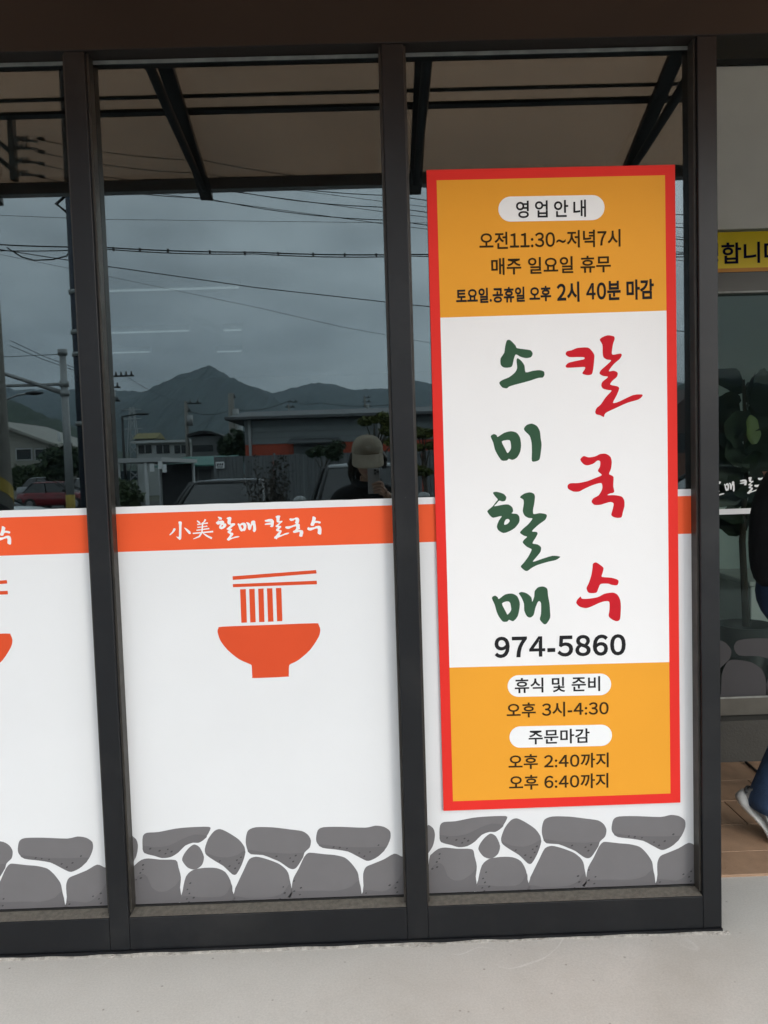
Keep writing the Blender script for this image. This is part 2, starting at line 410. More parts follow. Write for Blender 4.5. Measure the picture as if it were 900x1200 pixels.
# return side of the corner post, glazed, closing the shop towards the porch
b = MB(); b.box(.990, 1.0150, .1115, .16, .012, ZT); b.box(.990, 1.0150, 1.28, 1.318, .012, 3.3); b.box(.990, 1.0150, .1605, 1.2795, .012, .11); b.box(.990, 1.0150, .1605, 1.2795, ZT, 3.3)
b.build('return_frame', M_frame, front)
b = MB(); b.box(1.000, 1.006, .1605, 1.2795, .1105, ZT-.001); b.build('return_pane', M_glass, front)
# mortar squeezed out along the base
b = MB(); n = 160; vs = []
for k in range(n+1):
    x = -2.7+3.735*k/n
    r = .008+.005*noise.noise(Vector((x*7, 1, 2)))+.002*noise.noise(Vector((x*33, 4, 2)))
    if abs(x+.80) < .05 or abs(x-.09) < .04 or x > .98: r += .011
    h = max(.002, .005+.005*noise.noise(Vector((x*9, 7, 2))))
    vs += [(x, -.0065, h), (x, -.0065-r*.5, h*.8), (x, -.0065-r, -.003)]
b.add(vs, [(k*3+j, k*3+3+j, k*3+4+j, k*3+1+j) for k in range(n) for j in range(2)], 0, True)
b.build('mortar_fillet', M_mortar, front, recalc=False)

# ------------------------------------------------------------------ brush lettering, traced as outlines
def Z(pts, ox, oy, s): return [(ox+a/s, oy+c/s) for a, c in pts]
BR = {}
BR['kal'] = ([Z([(97,265),(108,238),(150,228),(200,208),(290,204),(325,232),(348,268),(348,310),(338,400),(325,440),(285,447),(243,432),(262,400),(266,376),(200,378),(110,382),(97,365),(120,340),(170,326),(256,308),(258,290),(200,288),(130,288)],650,380,7.5),
  Z([(397,130),(462,97),(520,106),(527,130),(517,160),(510,190),(503,240),(510,268),(575,257),(590,270),(572,305),(520,350),(475,412),(520,408),(553,425),(548,460),(510,495),(488,530),(550,545),(567,565),(545,625),(512,690),(560,682),(690,622),(768,617),(768,635),(735,662),(640,690),(540,735),(465,770),(440,790),(432,815),(400,800),(365,790),(357,768),(370,735),(405,705),(450,640),(500,585),(470,578),(425,565),(410,540),(420,505),(470,463),(430,455),(395,435),(405,405),(450,365),(497,318),(460,310),(430,290),(422,250),(420,180)],650,380,7.5)], [])
BR['guk'] = ([Z([(225,140),(255,108),(300,120),(360,110),(400,90),(450,88),(490,115),(502,160),(495,220),(478,265),(500,278),(518,295),(515,370),(523,425),(480,440),(465,452),(530,452),(590,465),(612,500),(613,550),(600,600),(588,645),(555,652),(520,645),(498,625),(512,570),(518,525),(490,512),(440,525),(400,537),(350,537),(325,510),(340,480),(385,455),(408,420),(420,385),(408,345),(330,365),(260,397),(215,420),(165,420),(118,395),(115,365),(140,347),(210,345),(290,328),(360,300),(415,275),(380,240),(398,200),(400,155),(375,148),(340,175),(290,190),(255,180)],650,520,7.5)], [])
BR['su'] = ([Z([(337,155),(365,143),(410,172),(430,195),(420,240),(415,270),(500,278),(560,300),(550,343),(500,340),(470,330),(405,333),(385,370),(365,410),(300,410),(280,370),(300,325),(320,265),(332,200)],650,640,7.5),
  Z([(228,443),(240,462),(300,462),(380,448),(440,418),(510,408),(550,425),(575,470),(582,530),(575,640),(545,660),(505,645),(475,615),(482,560),(480,490),(440,485),(390,500),(320,532),(275,545),(220,532),(190,500),(200,470)],650,640,7.5)], [])
BR['so'] = ([Z([(255,142),(285,140),(330,185),(345,210),(430,222),(465,230),(482,258),(465,290),(420,297),(375,285),(333,265),(315,310),(298,372),(245,382),(215,372),(200,350),(200,300),(232,250),(240,195)],560,380,7.5),
  Z([(340,320),(350,298),(385,325),(410,365),(420,422),(480,410),(540,403),(580,415),(585,445),(570,468),(530,472),(460,495),(400,512),(330,530),(275,548),(255,563),(215,555),(188,515),(215,490),(275,465),(325,425),(345,385)],560,380,7.5)], [])
BR['mi'] = ([Z([(113,235),(140,215),(165,225),(175,240),(230,205),(290,190),(340,203),(370,245),(380,310),(372,370),(345,420),(305,442),(272,432),(255,447),(210,447),(175,400),(150,350),(135,290)],560,480,7.5),
  Z([(405,165),(430,135),(475,123),(520,145),(545,190),(552,250),(560,310),(550,400),(540,440),(510,455),(475,452),(475,370),(472,290),(455,230),(415,190)],560,480,7.5)],
  [(0, Z([(210,282),(250,268),(280,270),(290,300),(290,345),(262,382),(240,345)],560,480,7.5))])
BR['hal'] = ([Z([(208,130),(240,122),(300,140),(325,170),(315,200),(290,207),(262,200),(240,225),(220,250),(300,235),(345,235),(378,260),(385,295),(372,312),(420,318),(440,345),(438,390),(400,440),(350,470),(300,485),(255,460),(242,425),(260,375),(285,335),(215,350),(190,340),(158,297),(175,275),(205,250),(235,210),(250,190),(225,160)],550,560,7.5),
  Z([(445,170),(480,140),(530,127),(565,138),(577,165),(570,230),(560,280),(565,318),(620,310),(670,318),(682,335),(665,370),(610,410),(550,468),(590,475),(600,492),(580,530),(555,575),(600,585),(630,610),(625,650),(595,690),(558,738),(640,712),(730,685),(790,690),(797,698),(760,722),(690,738),(600,765),(550,790),(510,818),(485,812),(452,780),(480,745),(520,690),(545,640),(545,625),(505,605),(470,570),(480,545),(508,518),(480,508),(445,482),(470,450),(520,405),(555,358),(520,352),(485,330),(470,290),(478,230),(475,192)],550,560,7.5)],
  [(0, Z([(322,365),(345,362),(355,380),(335,405),(308,412),(308,390)],550,560,7.5))])
BR['mae'] = ([Z([(123,380),(150,360),(175,375),(185,390),(240,350),(300,342),(345,365),(368,420),(365,480),(348,545),(310,585),(275,572),(258,588),(220,588),(185,545),(165,500),(148,440)],560,650,7.5),
  Z([(360,340),(385,328),(430,340),(470,375),(478,415),(495,370),(500,320),(530,287),(575,280),(610,300),(617,360),(630,430),(635,500),(635,555),(605,605),(580,610),(545,570),(555,520),(555,430),(540,408),(525,420),(505,470),(490,530),(460,553),(430,540),(408,490),(405,430),(380,370)],560,650,7.5)],
  [(0, Z([(212,430),(255,410),(280,418),(290,450),(292,490),(262,527),(245,500)],560,650,7.5))])
def brush(mb, key, y, mi=0, box=None, off=(0, 0), fat=0):
    outs, holes = BR[key]
    def fit(pts):
        if box:
            b0 = bbox(outs)
            pts = [(box[0]+(p[0]-b0[0])/(b0[2]-b0[0])*(box[2]-box[0]), box[1]+(p[1]-b0[1])/(b0[3]-b0[1])*(box[3]-box[1])) for p in pts]
        return pts
    for i, o_ in enumerate(outs):
        hs = [h for j, h in holes if j == i]
        pl = lambda q: [(a+off[0], c+off[1]) for a, c in to_plane(smooth(fit(q), 3), y)]
        mb.flat(pl(o_), y, mi, [pl(h) for h in hs])
def stroke(pts, ws):
    pts = [Vector((*p, 0)) for p in pts]; l_, r_ = [], []
    for i, p in enumerate(pts):
        t = (pts[min(i+1, len(pts)-1)]-pts[max(i-1, 0)]).normalized(); nn = Vector((-t.y, t.x, 0))*ws[i]/2
        l_.append((p+nn)[:2]); r_.append((p-nn)[:2])
    return [tuple(q) for q in l_+r_[::-1]]
def cjk_pair(mb, y, off, which):
    Q = [[(172,195),(190,188),(208,200),(204,240),(202,350),(198,375),(185,384),(165,368),(148,348),(175,352),(178,300),(178,230)],
         [(120,265),(135,262),(142,275),(120,305),(85,335),(77,328),(105,298)], [(232,255),(262,268),(295,295),(303,318),(285,322),(265,300)],
         stroke([(368,182),(385,195),(398,208)], [10,18,16]), stroke([(458,168),(445,190),(428,210)], [18,15,8]),
         stroke([(370,222),(430,214),(482,206)], [12,10,14]), stroke([(372,252),(430,246),(476,239)], [11,9,13]), stroke([(362,283),(430,274),(497,264)], [12,10,15]),
         stroke([(427,200),(424,250),(420,305)], [15,14,14]), stroke([(323,316),(430,306),(538,296)], [13,13,17]),
         stroke([(420,304),(392,348),(328,375)], [17,17,5]), stroke([(432,314),(470,340),(525,368)], [8,18,20])]
    for k, q in enumerate(Q):
        if (k > 2) != bool(which): continue        # each overlapping stroke a hair nearer
        q = Z(q, 190, 590, 9)
        mb.flat([(a+off[0], c+off[1]) for a, c in to_plane(smooth(q, 3) if k < 3 else q, y)], y-.00002*k)

# ------------------------------------------------------------------ typeset lettering
GLY = {}
def glyph(ch, bold):
    if ch == '4': bold = min(bold, .022)
    if (ch, bold) not in GLY:
        cu = bpy.data.curves.new('t', 'FONT'); cu.offset = bold; cu.resolution_u = 4
        cu.body = chr(ord(ch)+0xFEE0) if ch.isdigit() else ch          # full width figures share the hangul face
        o = bpy.data.objects.new('t', cu); C.objects.link(o); bpy.context.view_layer.update()
        me = bpy.data.meshes.new_from_object(o.evaluated_get(bpy.context.evaluated_depsgraph_get()))
        vs = [v.co.copy() for v in me.vertices]; fs = [list(p.vertices) for p in me.polygons]
        bpy.data.objects.remove(o); bpy.data.curves.remove(cu); bpy.data.meshes.remove(me)
        GLY[ch, bold] = (vs, fs)
    return GLY[ch, bold]
def typeset(txt, pl, pr, hpx, y, bold, spacing, m, parent):
    x = 0; lay = []; al = []
    for ch in txt:
        if ch == ' ': x += .30*spacing; continue
        vs, fs = glyph(ch, bold)
        if ord(ch) > 0x3000: dx, adv = x, .93*spacing
        else:
            x0 = min(v.x for v in vs); w = max(v.x for v in vs)-x0; dx, adv = x-x0+.035, w+.085
        q = [Vector((v.x+dx, v.y)) for v in vs]; lay.append((q, fs)); al += q; x += adv
    x0 = min(v.x for v in al); x1 = max(v.x for v in al); y0 = min(v.y for v in al); y1_ = max(v.y for v in al)
    A = at(*pl, y); B = at(*pr, y); u = (B-A); ln = u.length; u.normalize(); w = Vector((-u.z, 0, u.x))
    H = hpx/FPX*(y+2.2)
    for q, fs in lay:
        b = MB(); b.add([A+u*((v.x-x0)/(x1-x0)*ln)+w*(((v.y-y0)/(y1_-y0)-.5)*H) for v in q], fs)
        b.build('letter', m, parent, recalc=False)
def pill(mb, l, r, hpx, y, mi=0):
    A = at(*l, y); B = at(*r, y); rad = hpx/FPX*(y+2.2)/2; u = (B-A).normalized(); w = Vector((-u.z, 0, u.x))
    a = A+u*rad; c = B-u*rad; pts = []
    for k in range(17): t = math.pi/2+math.pi*k/16; q = a+u*(rad*math.cos(t))+w*(rad*math.sin(t)); pts.append((q.x, q.z))
    for k in range(17): t = -math.pi/2+math.pi*k/16; q = c+u*(rad*math.cos(t))+w*(rad*math.sin(t)); pts.append((q.x, q.z))
    mb.flat(pts, y, mi)

# ------------------------------------------------------------------ window films
SA = lambda p: Z(p, 140, 950, 5)
STONES = [
 ([(58,154),(95,165),(108,200),(105,240),(95,275),(72,312),(60,320)], None, []),
 ([(137,150),(160,130),(230,125),(330,105),(420,97),(525,95),(530,115),(500,165),(465,188),(430,188),(385,205),(345,245),(300,272),(250,278),(205,265),(145,248),(135,210)],
  [(137,205),(200,215),(290,205),(370,165),(440,140),(512,146),(500,165),(465,188),(430,188),(385,205),(345,245),(300,272),(250,278),(205,265),(145,248)], [(180,223),(235,235),(270,252),(305,240),(283,227)]),
 ([(437,198),(470,215),(495,270),(485,315),(460,338),(430,345),(395,330),(367,290),(378,255),(405,220)], None, []),
 ([(500,225),(520,165),(555,120),(590,108),(640,130),(700,170),(733,215),(735,260),(715,320),(685,372),(660,372),(610,325),(560,295),(510,260)],
  [(505,245),(560,268),(630,275),(690,260),(735,232),(735,260),(715,320),(685,372),(660,372),(610,325),(560,295),(512,262)], [(588,295),(688,290),(712,273),(700,308),(645,325),(678,338)]),
 ([(742,150),(755,115),(800,97),(900,98),(1000,110),(1070,120),(1105,142),(1122,175),(1115,215),(1085,245),(1060,300),(1035,335),(1015,343),(990,335),(940,300),(900,283),(840,260),(770,255),(750,230),(740,190)],
  [(750,228),(840,243),(900,247),(1000,252),(1083,248),(1060,300),(1035,335),(1015,343),(990,335),(940,300),(900,283),(840,260),(770,255)], [(920,268),(1000,278),(1033,263),(1018,298)]),
 ([(1152,160),(1162,115),(1195,97),(1300,95),(1440,100),(1500,88),(1550,95),(1585,120),(1588,160),(1565,215),(1520,265),(1475,290),(1445,293),(1390,265),(1340,240),(1270,228),(1190,218),(1158,190)],
  [(1168,197),(1300,212),(1460,215),(1566,211),(1520,265),(1475,290),(1445,293),(1390,265),(1340,240),(1270,228),(1190,218)], [(1255,213),(1290,217),(1333,222),(1405,248),(1468,242),(1518,202),(1435,267)]),
 ([(77,352),(95,315),(130,288),(170,280),(240,287),(330,290),(345,330),(360,390),(355,450),(348,564),(85,574)],
  [(80,420),(130,370),(165,390),(190,450),(230,475),(280,470),(330,435),(358,398),(354,450),(347,563),(86,573)], [(138,318),(137,345),(122,365),(97,405),(125,395)]),
 ([(368,564),(370,470),(390,385),(430,348),(500,335),(570,337),(620,360),(650,410),(662,470),(664,554)],
  [(371,500),(480,508),(590,505),(630,480),(657,432),(662,470),(663,553),(369,563)], [(415,425),(398,462),(410,485),(395,517),(435,510),(407,535)]),
 ([(682,552),(675,470),(690,430),(730,345),(760,285),(800,270),(850,280),(900,297),(940,315),(980,350),(997,400),(997,541)],
  [(680,500),(760,515),(900,505),(960,480),(996,430),(996,540),(683,551)], [(960,447),(968,482),(940,518)]),
 ([(1022,540),(1010,450),(1020,395),(1050,340),(1080,275),(1105,248),(1140,248),(1200,255),(1260,260),(1320,275),(1360,310),(1395,360),(1405,410),(1420,490),(1418,526)],
  [(1014,472),(1270,470),(1360,445),(1403,407),(1419,490),(1417,525),(1023,539)], [(1023,412),(1063,452),(1024,472),(1057,492)]),
 ([(1440,526),(1430,440),(1428,370),(1445,330),(1490,310),(1550,285),(1610,252),(1650,268),(1672,290),(1674,518)],
  [(1430,465),(1540,475),(1590,450),(1640,395),(1672,350),(1673,517),(1440,525)], [(1583,437),(1628,420),(1617,452),(1628,477),(1445,483)]),
]
FY = .0488
def film(x0, x1, dxu, dxl, label, dzu=0, dzl=0):
    t = thing('window_sticker', label, 'window sticker', ((x0+x1)/2, FY, ZB), 0, 'noodle shop stickers on the window panes')
    ztop = at(300, 589, FY).z
    b = MB(); n = 26; pts = [(x0+.006, ZB+.0135), (x1-.006, ZB+.0135), (x1-.006, ztop)]
    for k in range(1, n): pts.append((x1-.006+(x0-x1+.012)*k/n, ztop+.0012*noise.noise(Vector((k*.9, x0*7, 0)))))
    pts.append((x0+.006, ztop)); b.flat(pts, FY, 0, thick=.0008)
    sheet = b.build('white_film', M_white_film, t)
    y = FY-.0004
    za, zb_ = at(290, 597.5, y).z, at(290, 642, y).z
    b = MB(); b.flat([(x0+.0065, zb_), (x1-.0065, zb_), (x1-.0065, za), (x0+.0065, za)], y); band = b.build('orange_band', M_orange_film, t)
    y2 = FY-.0008
    for pr_ in (0, 1):
        b = MB(); cjk_pair(b, y2, (dxu, dzu), pr_); b.build('band_letter', M_white_ink, band)
    for k, bx in (('hal', (253,605.6,280.6,633.6)), ('mae', (278.3,610,300,623.5)), ('kal', (310.3,604,338.6,632)), ('guk', (334.4,606.5,355.3,629)), ('su', (360,605,376.7,626.6))):
        b = MB(); brush(b, k, y2, 0, bx, (dxu, dzu)); b.build('band_letter', M_white_ink, band)
    Q = lambda p: [(a+dxu, c+dzu) for a, c in to_plane(Z(p, 240, 650, 6), y)]
    bowl = MB(); bowl.flat(Q(smooth([(90,545),(95,520),(125,506),(450,494),(770,482),(800,492),(812,530),(800,580),(740,670),(660,740),(602,770),(592,787),(590,850),(578,858),(350,868),(334,856),(330,785),(318,770),(240,735),(160,670),(110,605)], 3)), y)
    bo = bowl.build('bowl_print', M_bowl_film, t)
    for p in ([(195,152),(782,108),(786,132),(197,178)], [(197,207),(787,183),(789,208),(198,229)]):
        b = MB(); b.flat(Q(p), y); b.build('chopstick_print', M_bowl_film, t)
    for p in ([(248,244),(288,242),(296,477),(257,479)], [(312,242),(350,240),(358,475),(320,477)], [(375,240),(413,238),(420,473),(382,474)], [(437,237),(475,236),(483,470),(445,472)], [(500,235),(538,234),(546,467),(508,469)]):
        b = MB(); b.flat(Q(p), y); b.build('noodle_print', M_bowl_film, t)
    stones(t, y, dxl, x0+.0065, x1-.0065, ZB+.0137, (M_stone_film, M_stone_dark, M_stone_dot))
    return t
def stones(t, y, dx, xa, xb, zb, mats, s=1):
    for out, shade, dots in STONES:
        P = lambda q, yy, n=3: [(min(max(a+dx, xa), xb), max(c, zb)) for a, c in to_plane(smooth(SA(q), n) if n else SA(q), yy)]
        b = MB(); b.flat(clean(P(out, y)), y, 0)
        if shade: b.flat(clean(P(shade, y-.0003, 2)), y-.0003, 1)
        for k, (dx_, dy_) in enumerate(dots):
            a_ = random.uniform(0, 3); rr = random.uniform(4.5, 6.5)
            ring = [(dx_+math.cos(q*.785)*rr*1.15, dy_+math.sin(q*.785)*rr*.8-math.cos(q*.785)*rr*.35) for q in range(8)]
            b.flat(P(ring, y-.0006, 0), y-.0006, 2)
        b.build('stone_print', list(mats), t)
gx = lambda a, c: at(a, c, FY).x
dU = gx(14, 745)-gx(375, 735)
dL = gx(108.4, 982)-gx(457.6, 977)
dR = gx(515.4, 966)-gx(167, 976)
film(XM[1][1], XM[2][0], dU, dL, 'white window sticker with noodle bowl cut by the left edge of the photo')
film(XM[2][1], XM[3][0], 0, 0, 'white window sticker with a whole orange noodle bowl on the middle pane')
film(XM[3][1], XM[4][0], dR, dR, 'white window sticker mostly hidden behind the tall red bordered poster')

# ------------------------------------------------------------------ poster
PY = .0400
poster = thing('poster', 'tall red bordered poster with opening hours and brush lettering on right pane', 'poster', at(650, 940, PY))
def quad(mb, pts, y, mi=0, thick=.0003): mb.flat(to_plane(pts, y), y, mi, thick=thick)
b = MB(); quad(b, [(519.8,950.3),(797.4,940.5),(791,193),(499.8,199.2)], PY, 0, .006); board = b.build('red_board', M_red, poster)
y1, y2, y3 = PY-.0004, PY-.0008, PY-.0012
b = MB(); quad(b, [(516,372.3),(781,364),(779.3,205.3),(511.6,211.3)], y1); top = b.build('opening_panel', M_yellow, poster)
b = MB(); quad(b, [(526.7,782.3),(784.3,775.9),(781,364),(516,372.3)], y1); mid = b.build('name_panel', M_poster_white, poster)
b = MB(); quad(b, [(530.8,939),(785.7,929.8),(784.3,775.9),(526.7,782.3)], y1); low = b.build('closing_panel', M_yellow, poster)
b = MB(); pill(b, (584,245.3), (708.5,243), 28.3, y2); b.build('white_pill', M_white_ink, top)
for pl, pr, h in (((594.8,804.2),(716.2,801.8),26.2), ((597,864),(717.2,861.5),26)):
    b = MB(); pill(b, pl, pr, h, y2); b.build('white_pill', M_white_ink, low)
def line(txt, pl, pr, h, parent, m, bold=.012, sp=1): typeset(txt, pl, pr, h, y3, bold, sp, m, parent)
line('영업안내', (604.7,245.6), (686.7,244), 19.5, top, M_black_ink, .017, 1.22)
line('오전11:30~저녁7시', (561.8,282.5), (727.2,278.6), 19.8, top, M_brown_ink, .017)
line('매주 일요일 휴무', (575.8,312.4), (715.8,309), 19.3, top, M_brown_ink, .017)
line('토요일.공휴일 오후', (534.5,347.2), (645.8,343.8), 17.6, top, M_black_ink, .030)
line('2시 40분 마감', (652.5,342.6), (766.3,338.6), 23.2, top, M_black_ink, .030)
line('974-5860', (579.6,758.8), (733.3,755.4), 25.6, mid, M_black_ink, .029)
line('휴식 및 준비', (603.3,803.6), (703.3,801), 18.2, low, M_black_ink, .017)
line('오후 3시-4:30', (593.8,832.6), (713.3,829.6), 18, low, M_brown_ink, .017)
line('주문마감', (619.5,864), (691,862), 17.8, low, M_black_ink, .017)
line('오후 2:40까지', (596,893), (713.3,890.4), 18.2, low, M_brown_ink, .017)
line('오후 6:40까지', (596.7,917.4), (712.9,914.4), 18.2, low, M_brown_ink, .017)
for k in ('so', 'mi', 'hal', 'mae'):
    b = MB(); brush(b, k, y2); b.build('green_syllable', M_green_ink, mid)
for k in ('kal', 'guk', 'su'):
    b = MB(); brush(b, k, y2); b.build('red_syllable', M_red_ink, mid)

# ================================================================== ENTRANCE PORCH (right)
DY = 1.32
M_tile = mat('brown_porch_tile', (.40, .255, .160), .55, 0, .16, 14, .25, 160)
M_grout = mat('tile_grout', (.17, .145, .12), .9)
porch = struct('porch_floor', [(1.0175, 3.4, .296, 1.29, -.03, .001)], M_grout)
yrow = [.292, .445, .647, .850, 1.052, 1.254]
tm = {}
for r in range(5):
    ya, yb = yrow[r]+.002, yrow[r+1]-.002
    for k in range(6):
        x0 = 1.020+k*.4-(.2 if r % 2 else 0)
        xa, xb = max(x0, 1.0195)+.002, min(x0+.4, 3.4)-.002
        if xb-xa < .03: continue
        key = (r, round(xb-xa, 3))
        if key not in tm:
            b = MB(); b.box(0, xb-xa, 0, yb-ya, -.02, .008); o = b.build('tile', M_tile, bevel=.0015); tm[key] = o.data
        else:
            o = bpy.data.objects.new('tile', tm[key]); C.objects.link(o)
            bv = o.modifiers.new('bevel', 'BEVEL'); bv.width = .0015
        o.location = (xa, ya, random.uniform(-.0006, .0006)); o.parent = porch
struct('porch_step', [(1.0175, 3.4, 1.2545, 1.40, -.02, .204)], mat('step_screed', (.070, .068, .060), .85, 0, .12, 7, .3, 90))
struct('porch_soffit', [(1.0175, 3.4, .1305, 1.5, 3.40, 3.44)], M_grey_wall)
struct('porch_corner_post', [(3.30, 3.3995, .14, .24, .012, 3.399)], M_frame)
struct('porch_wall', [(1.0185, 3.4, DY, DY+.06, 2.502, 3.232)], M_grey_wall)
ent = thing('shop_door', 'dark glass entrance door with white lettering and grey stone print deep in the porch', 'door', (1.9, DY, .204))
b = MB(); b.box(1.0185, 3.399, DY-.012, DY+.05, 3.235, 3.40); b.build('head_trim', M_steel, ent)
b = MB(); b.box(1.0185, 3.399, DY-.03, DY-.0125, 3.322, 3.334); b.build('light_strip', M_white_film, ent)
b = MB(); b.box(1.0185, 3.399, DY-.02, DY+.05, 2.204, 2.301); b.build('door_head', mat('door_head_metal', (.10, .098, .085), .5), ent, bevel=.004)
b = MB(); b.box(1.0185, 3.399, DY-.024, DY-.0205, 2.204, 2.212); b.build('head_edge', M_pale_strip, ent)
zb0, zb1 = .212, .300
b = MB(); b.box(1.0185, 3.399, DY-.014, DY+.04, zb0, zb1); b.build('bottom_rail', mat('door_rail_metal', (.115, .108, .09), .45, 0, .1, 20), ent, bevel=.003)
b = MB(); b.box(1.0185, 3.399, DY-.017, DY-.0145, zb1-.004, zb1+.004); b.build('rail_edge', M_pale_strip, ent)
b = MB(); b.box(1.0185, 3.399, DY+.005, DY+.013, zb1+.0005, 2.2035); b.build('door_glass', M_door_glass, ent)
for xx in (1.02, 2.18, 3.33):
    b = MB(); b.box(xx, xx+.06, DY-.010, DY+.03, zb1+.001, 2.2030) if xx > 1.5 else b.box(xx, xx+.012, DY-.010, DY+.03, zb1+.001, 2.2030)
    b.build('door_stile', M_frame, ent)
yd = DY+.0044
zs = at(856, 599.5, yd).z
b = MB(); b.box(1.034, 2.178, yd-.0005, yd, zs-.013, zs+.013); b.build('white_strip', M_white_film, ent)
b = MB()
ds = (yd+2.2)/(FY+2.2)
for k, bx in (('hal', (826,557,849,583)), ('mae', (848.5,564,861,576)), ('kal', (867,559,889,579)), ('guk', (884,559,902,579)), ('su', (905,559,918,577))):
    b = MB(); brush(b, k, yd-.0003, 0, bx); b.build('door_letter', M_white_ink, ent)
M_dstone = mat('smoky_print', (.050, .048, .052), .6, 0, .05, 9)
for out in ([(840,752),(850,753),(857,762),(855,772),(847,780),(840,784)], [(860,758),(866,750),(890,748),(925,750),(940,757),(930,772),(912,775),(890,769),(866,768)],
            [(845,812),(846,790),(852,776),(860,773),(880,776),(893,785),(898,800),(896,822),(845,823)], [(902,822),(900,795),(915,785),(940,782),(955,795),(955,821)]):
    b = MB(); b.flat(to_plane(smooth(out, 3), yd), yd-.0003); b.build('stone_print', M_dstone, ent)

# yellow sign above the door
sy = DY-.012
sign = thing('door_sign', 'yellow welcome banner with navy Korean lettering above the entrance door', 'sign', (1.9, sy, 2.3))
zt, zm, zl = at(870, 271.5, sy).z, at(870, 314, sy).z, at(870, 322.5, sy).z
xs0, xs1 = 1.0185, 2.9
b = MB(); b.box(xs0, xs1, sy, DY-.0005, zl, zt); b.build('banner_board', mat('sign_yellow', (.88, .62, .010), .5, 0, .05, 5), sign)
b = MB(); b.box(xs0, xs1, sy-.0006, sy-.0002, zl+.001, zm); b.build('orange_stripe', mat('sign_orange', (.66, .26, .015), .5), sign)
typeset('환영합니다', (796,299), (918,294.5), 24.5, sy-.001, .020, 1.0, M_navy_ink, sign)

tag(MB().tube([at(869.5, 902, 1.2)*0+Vector((1.705, 1.235, .012)), Vector((1.700, 1.10, .012)), Vector((1.698, 1.02, .012))], .006, 6).build('floor_cord', M_steel), 'thin black rod lying on the brown porch tiles near the step', 'rod')

# things seen inside the door
M_leaf = mat('dark_fig_leaf', (.012, .022, .009), .5, 0, .5, 9)
M_pot = mat('white_planter', (.55, .56, .54), .6)
M_bark = mat('plant_stem', (.06, .045, .03), .9)
pl = thing('fiddle_leaf_plant', 'dark broad leaved indoor plant standing behind the glass entrance door', 'plant', (1.95, 1.72, .2))
b = MB(); b.tube([(1.95,1.72,.55),(1.93,1.72,1.0),(1.96,1.73,1.4),(1.94,1.72,1.85)], [.02,.017,.013,.008], 7); b.build('stem', M_bark, pl)
def leaf_at(c, d, up, ln, w):
    d = Vector(d).normalized(); up = Vector(up); s_ = d.cross(up).normalized(); up = s_.cross(d)
    vs = []; n = 8; ph_ = rnd.uniform(0, 6)
    for i in range(n+1):
        t = i/n; ww = w*(math.sin(math.pi*min(1, t*.95+.03)**.8)**.6)*(1+.12*math.sin(t*11+ph_))
        p = Vector(c)+d*(ln*t)-Vector((0, 0, ln*.22*t*t))
        vs += [p-s_*ww+up*.16*ww, p-up*.1*ww, p+s_*ww*.95+up*.16*ww]
    return vs, [(3*i+j, 3*i+j+1, 3*i+4+j, 3*i+3+j) for i in range(n) for j in range(2)]
rnd = random.Random(3)
for k in range(44):
    z = 1.02+.80*(k/44)**.8+rnd.uniform(-.04, .04); a = k*2.4+rnd.uniform(-.5, .5)
    dd = Vector((math.cos(a), .55*math.sin(a), rnd.uniform(-.2, .9)))
    vs, fs = leaf_at((1.95+.02*math.cos(a), 1.72+.03*math.sin(a), z), dd, (rnd.uniform(-.5, .5), -1, rnd.uniform(-.1, .7)), rnd.uniform(.15, .25), rnd.uniform(.05, .11))
    b = MB(); b.add(vs, fs, 0, True); b.build('leaf', M_leaf, pl, recalc=False)
vs, fs = leaf_at((1.935, 1.60, 1.51), (-.1, 0, 1), (.2, -1, .1), .19, .042)
b = MB(); b.add(vs, fs, 0, True); o = b.build('leaf', mat('light_painted_fig_leaf', (.075, .115, .012), .5, 0, .3, 9), pl, recalc=False); o['label'] = 'yellow green upright leaf painted as if in light'  # light falling on this leaf is put into its brighter colour
b = MB(); b.loft([[Vector((1.95+r*math.cos(q*.524), 1.72+r*math.sin(q*.524), z)) for q in range(12)] for r, z in ((.10,.201),(.15,.56),(.135,.56),(.12,.5))], 0, True, False)
b.build('pot', mat('dark_pot', (.03, .03, .03), .5), pl)
b = MB(); b.box(2.09, 2.42, 1.95, 2.45, .2, .72); b.box(2.075, 2.435, 1.935, 2.465, .7205, .75)
tag(b.build('planter_box', M_pot, bevel=.008), 'pale box planter standing inside the door beside the dark plant', 'planter')

# ceiling lamps inside: thin white lines through the tinted glass
M_tube = mat('lamp_tube', (.9, .9, .9), .5, 0, 0, emit=((.92, .97, 1), 1.0))
for (xa, xb, py, lab) in ((126, 280, 339, 'long thin white ceiling lamp behind the middle pane just below the wires'), (127, 221, 389, 'thin white ceiling lamp behind the middle pane left of centre'), (262, 283, 387, 'tiny white ceiling lamp behind the middle pane beside the longer one'), (126, 176, 413, 'thin white ceiling lamp behind middle pane just above the mountain left slope'), (254, 283, 412, 'short white ceiling lamp behind middle pane right above the mountain peak')):
    z_ = 2.61
    k = (z_-CAM.z)/ray((xa+xb)/2, py).z
    A = CAM+ray(xa, py)*k; B = CAM+ray(xb, py)*k
    t = thing('ceiling_lamp', lab, 'ceiling lamp', ((A.x+B.x)/2, A.y, 2.66), 0, 'ceiling lamps inside the shop')
    b = MB(); b.tube([(A.x, A.y, z_), (B.x, A.y, z_)], .007, 6); b.build('lamp_tube', M_tube, t)
    b = MB(); b.box(A.x-.01, B.x+.01, A.y-.02, A.y+.02, z_+.008, 2.6598); b.build('housing', M_wall, t)

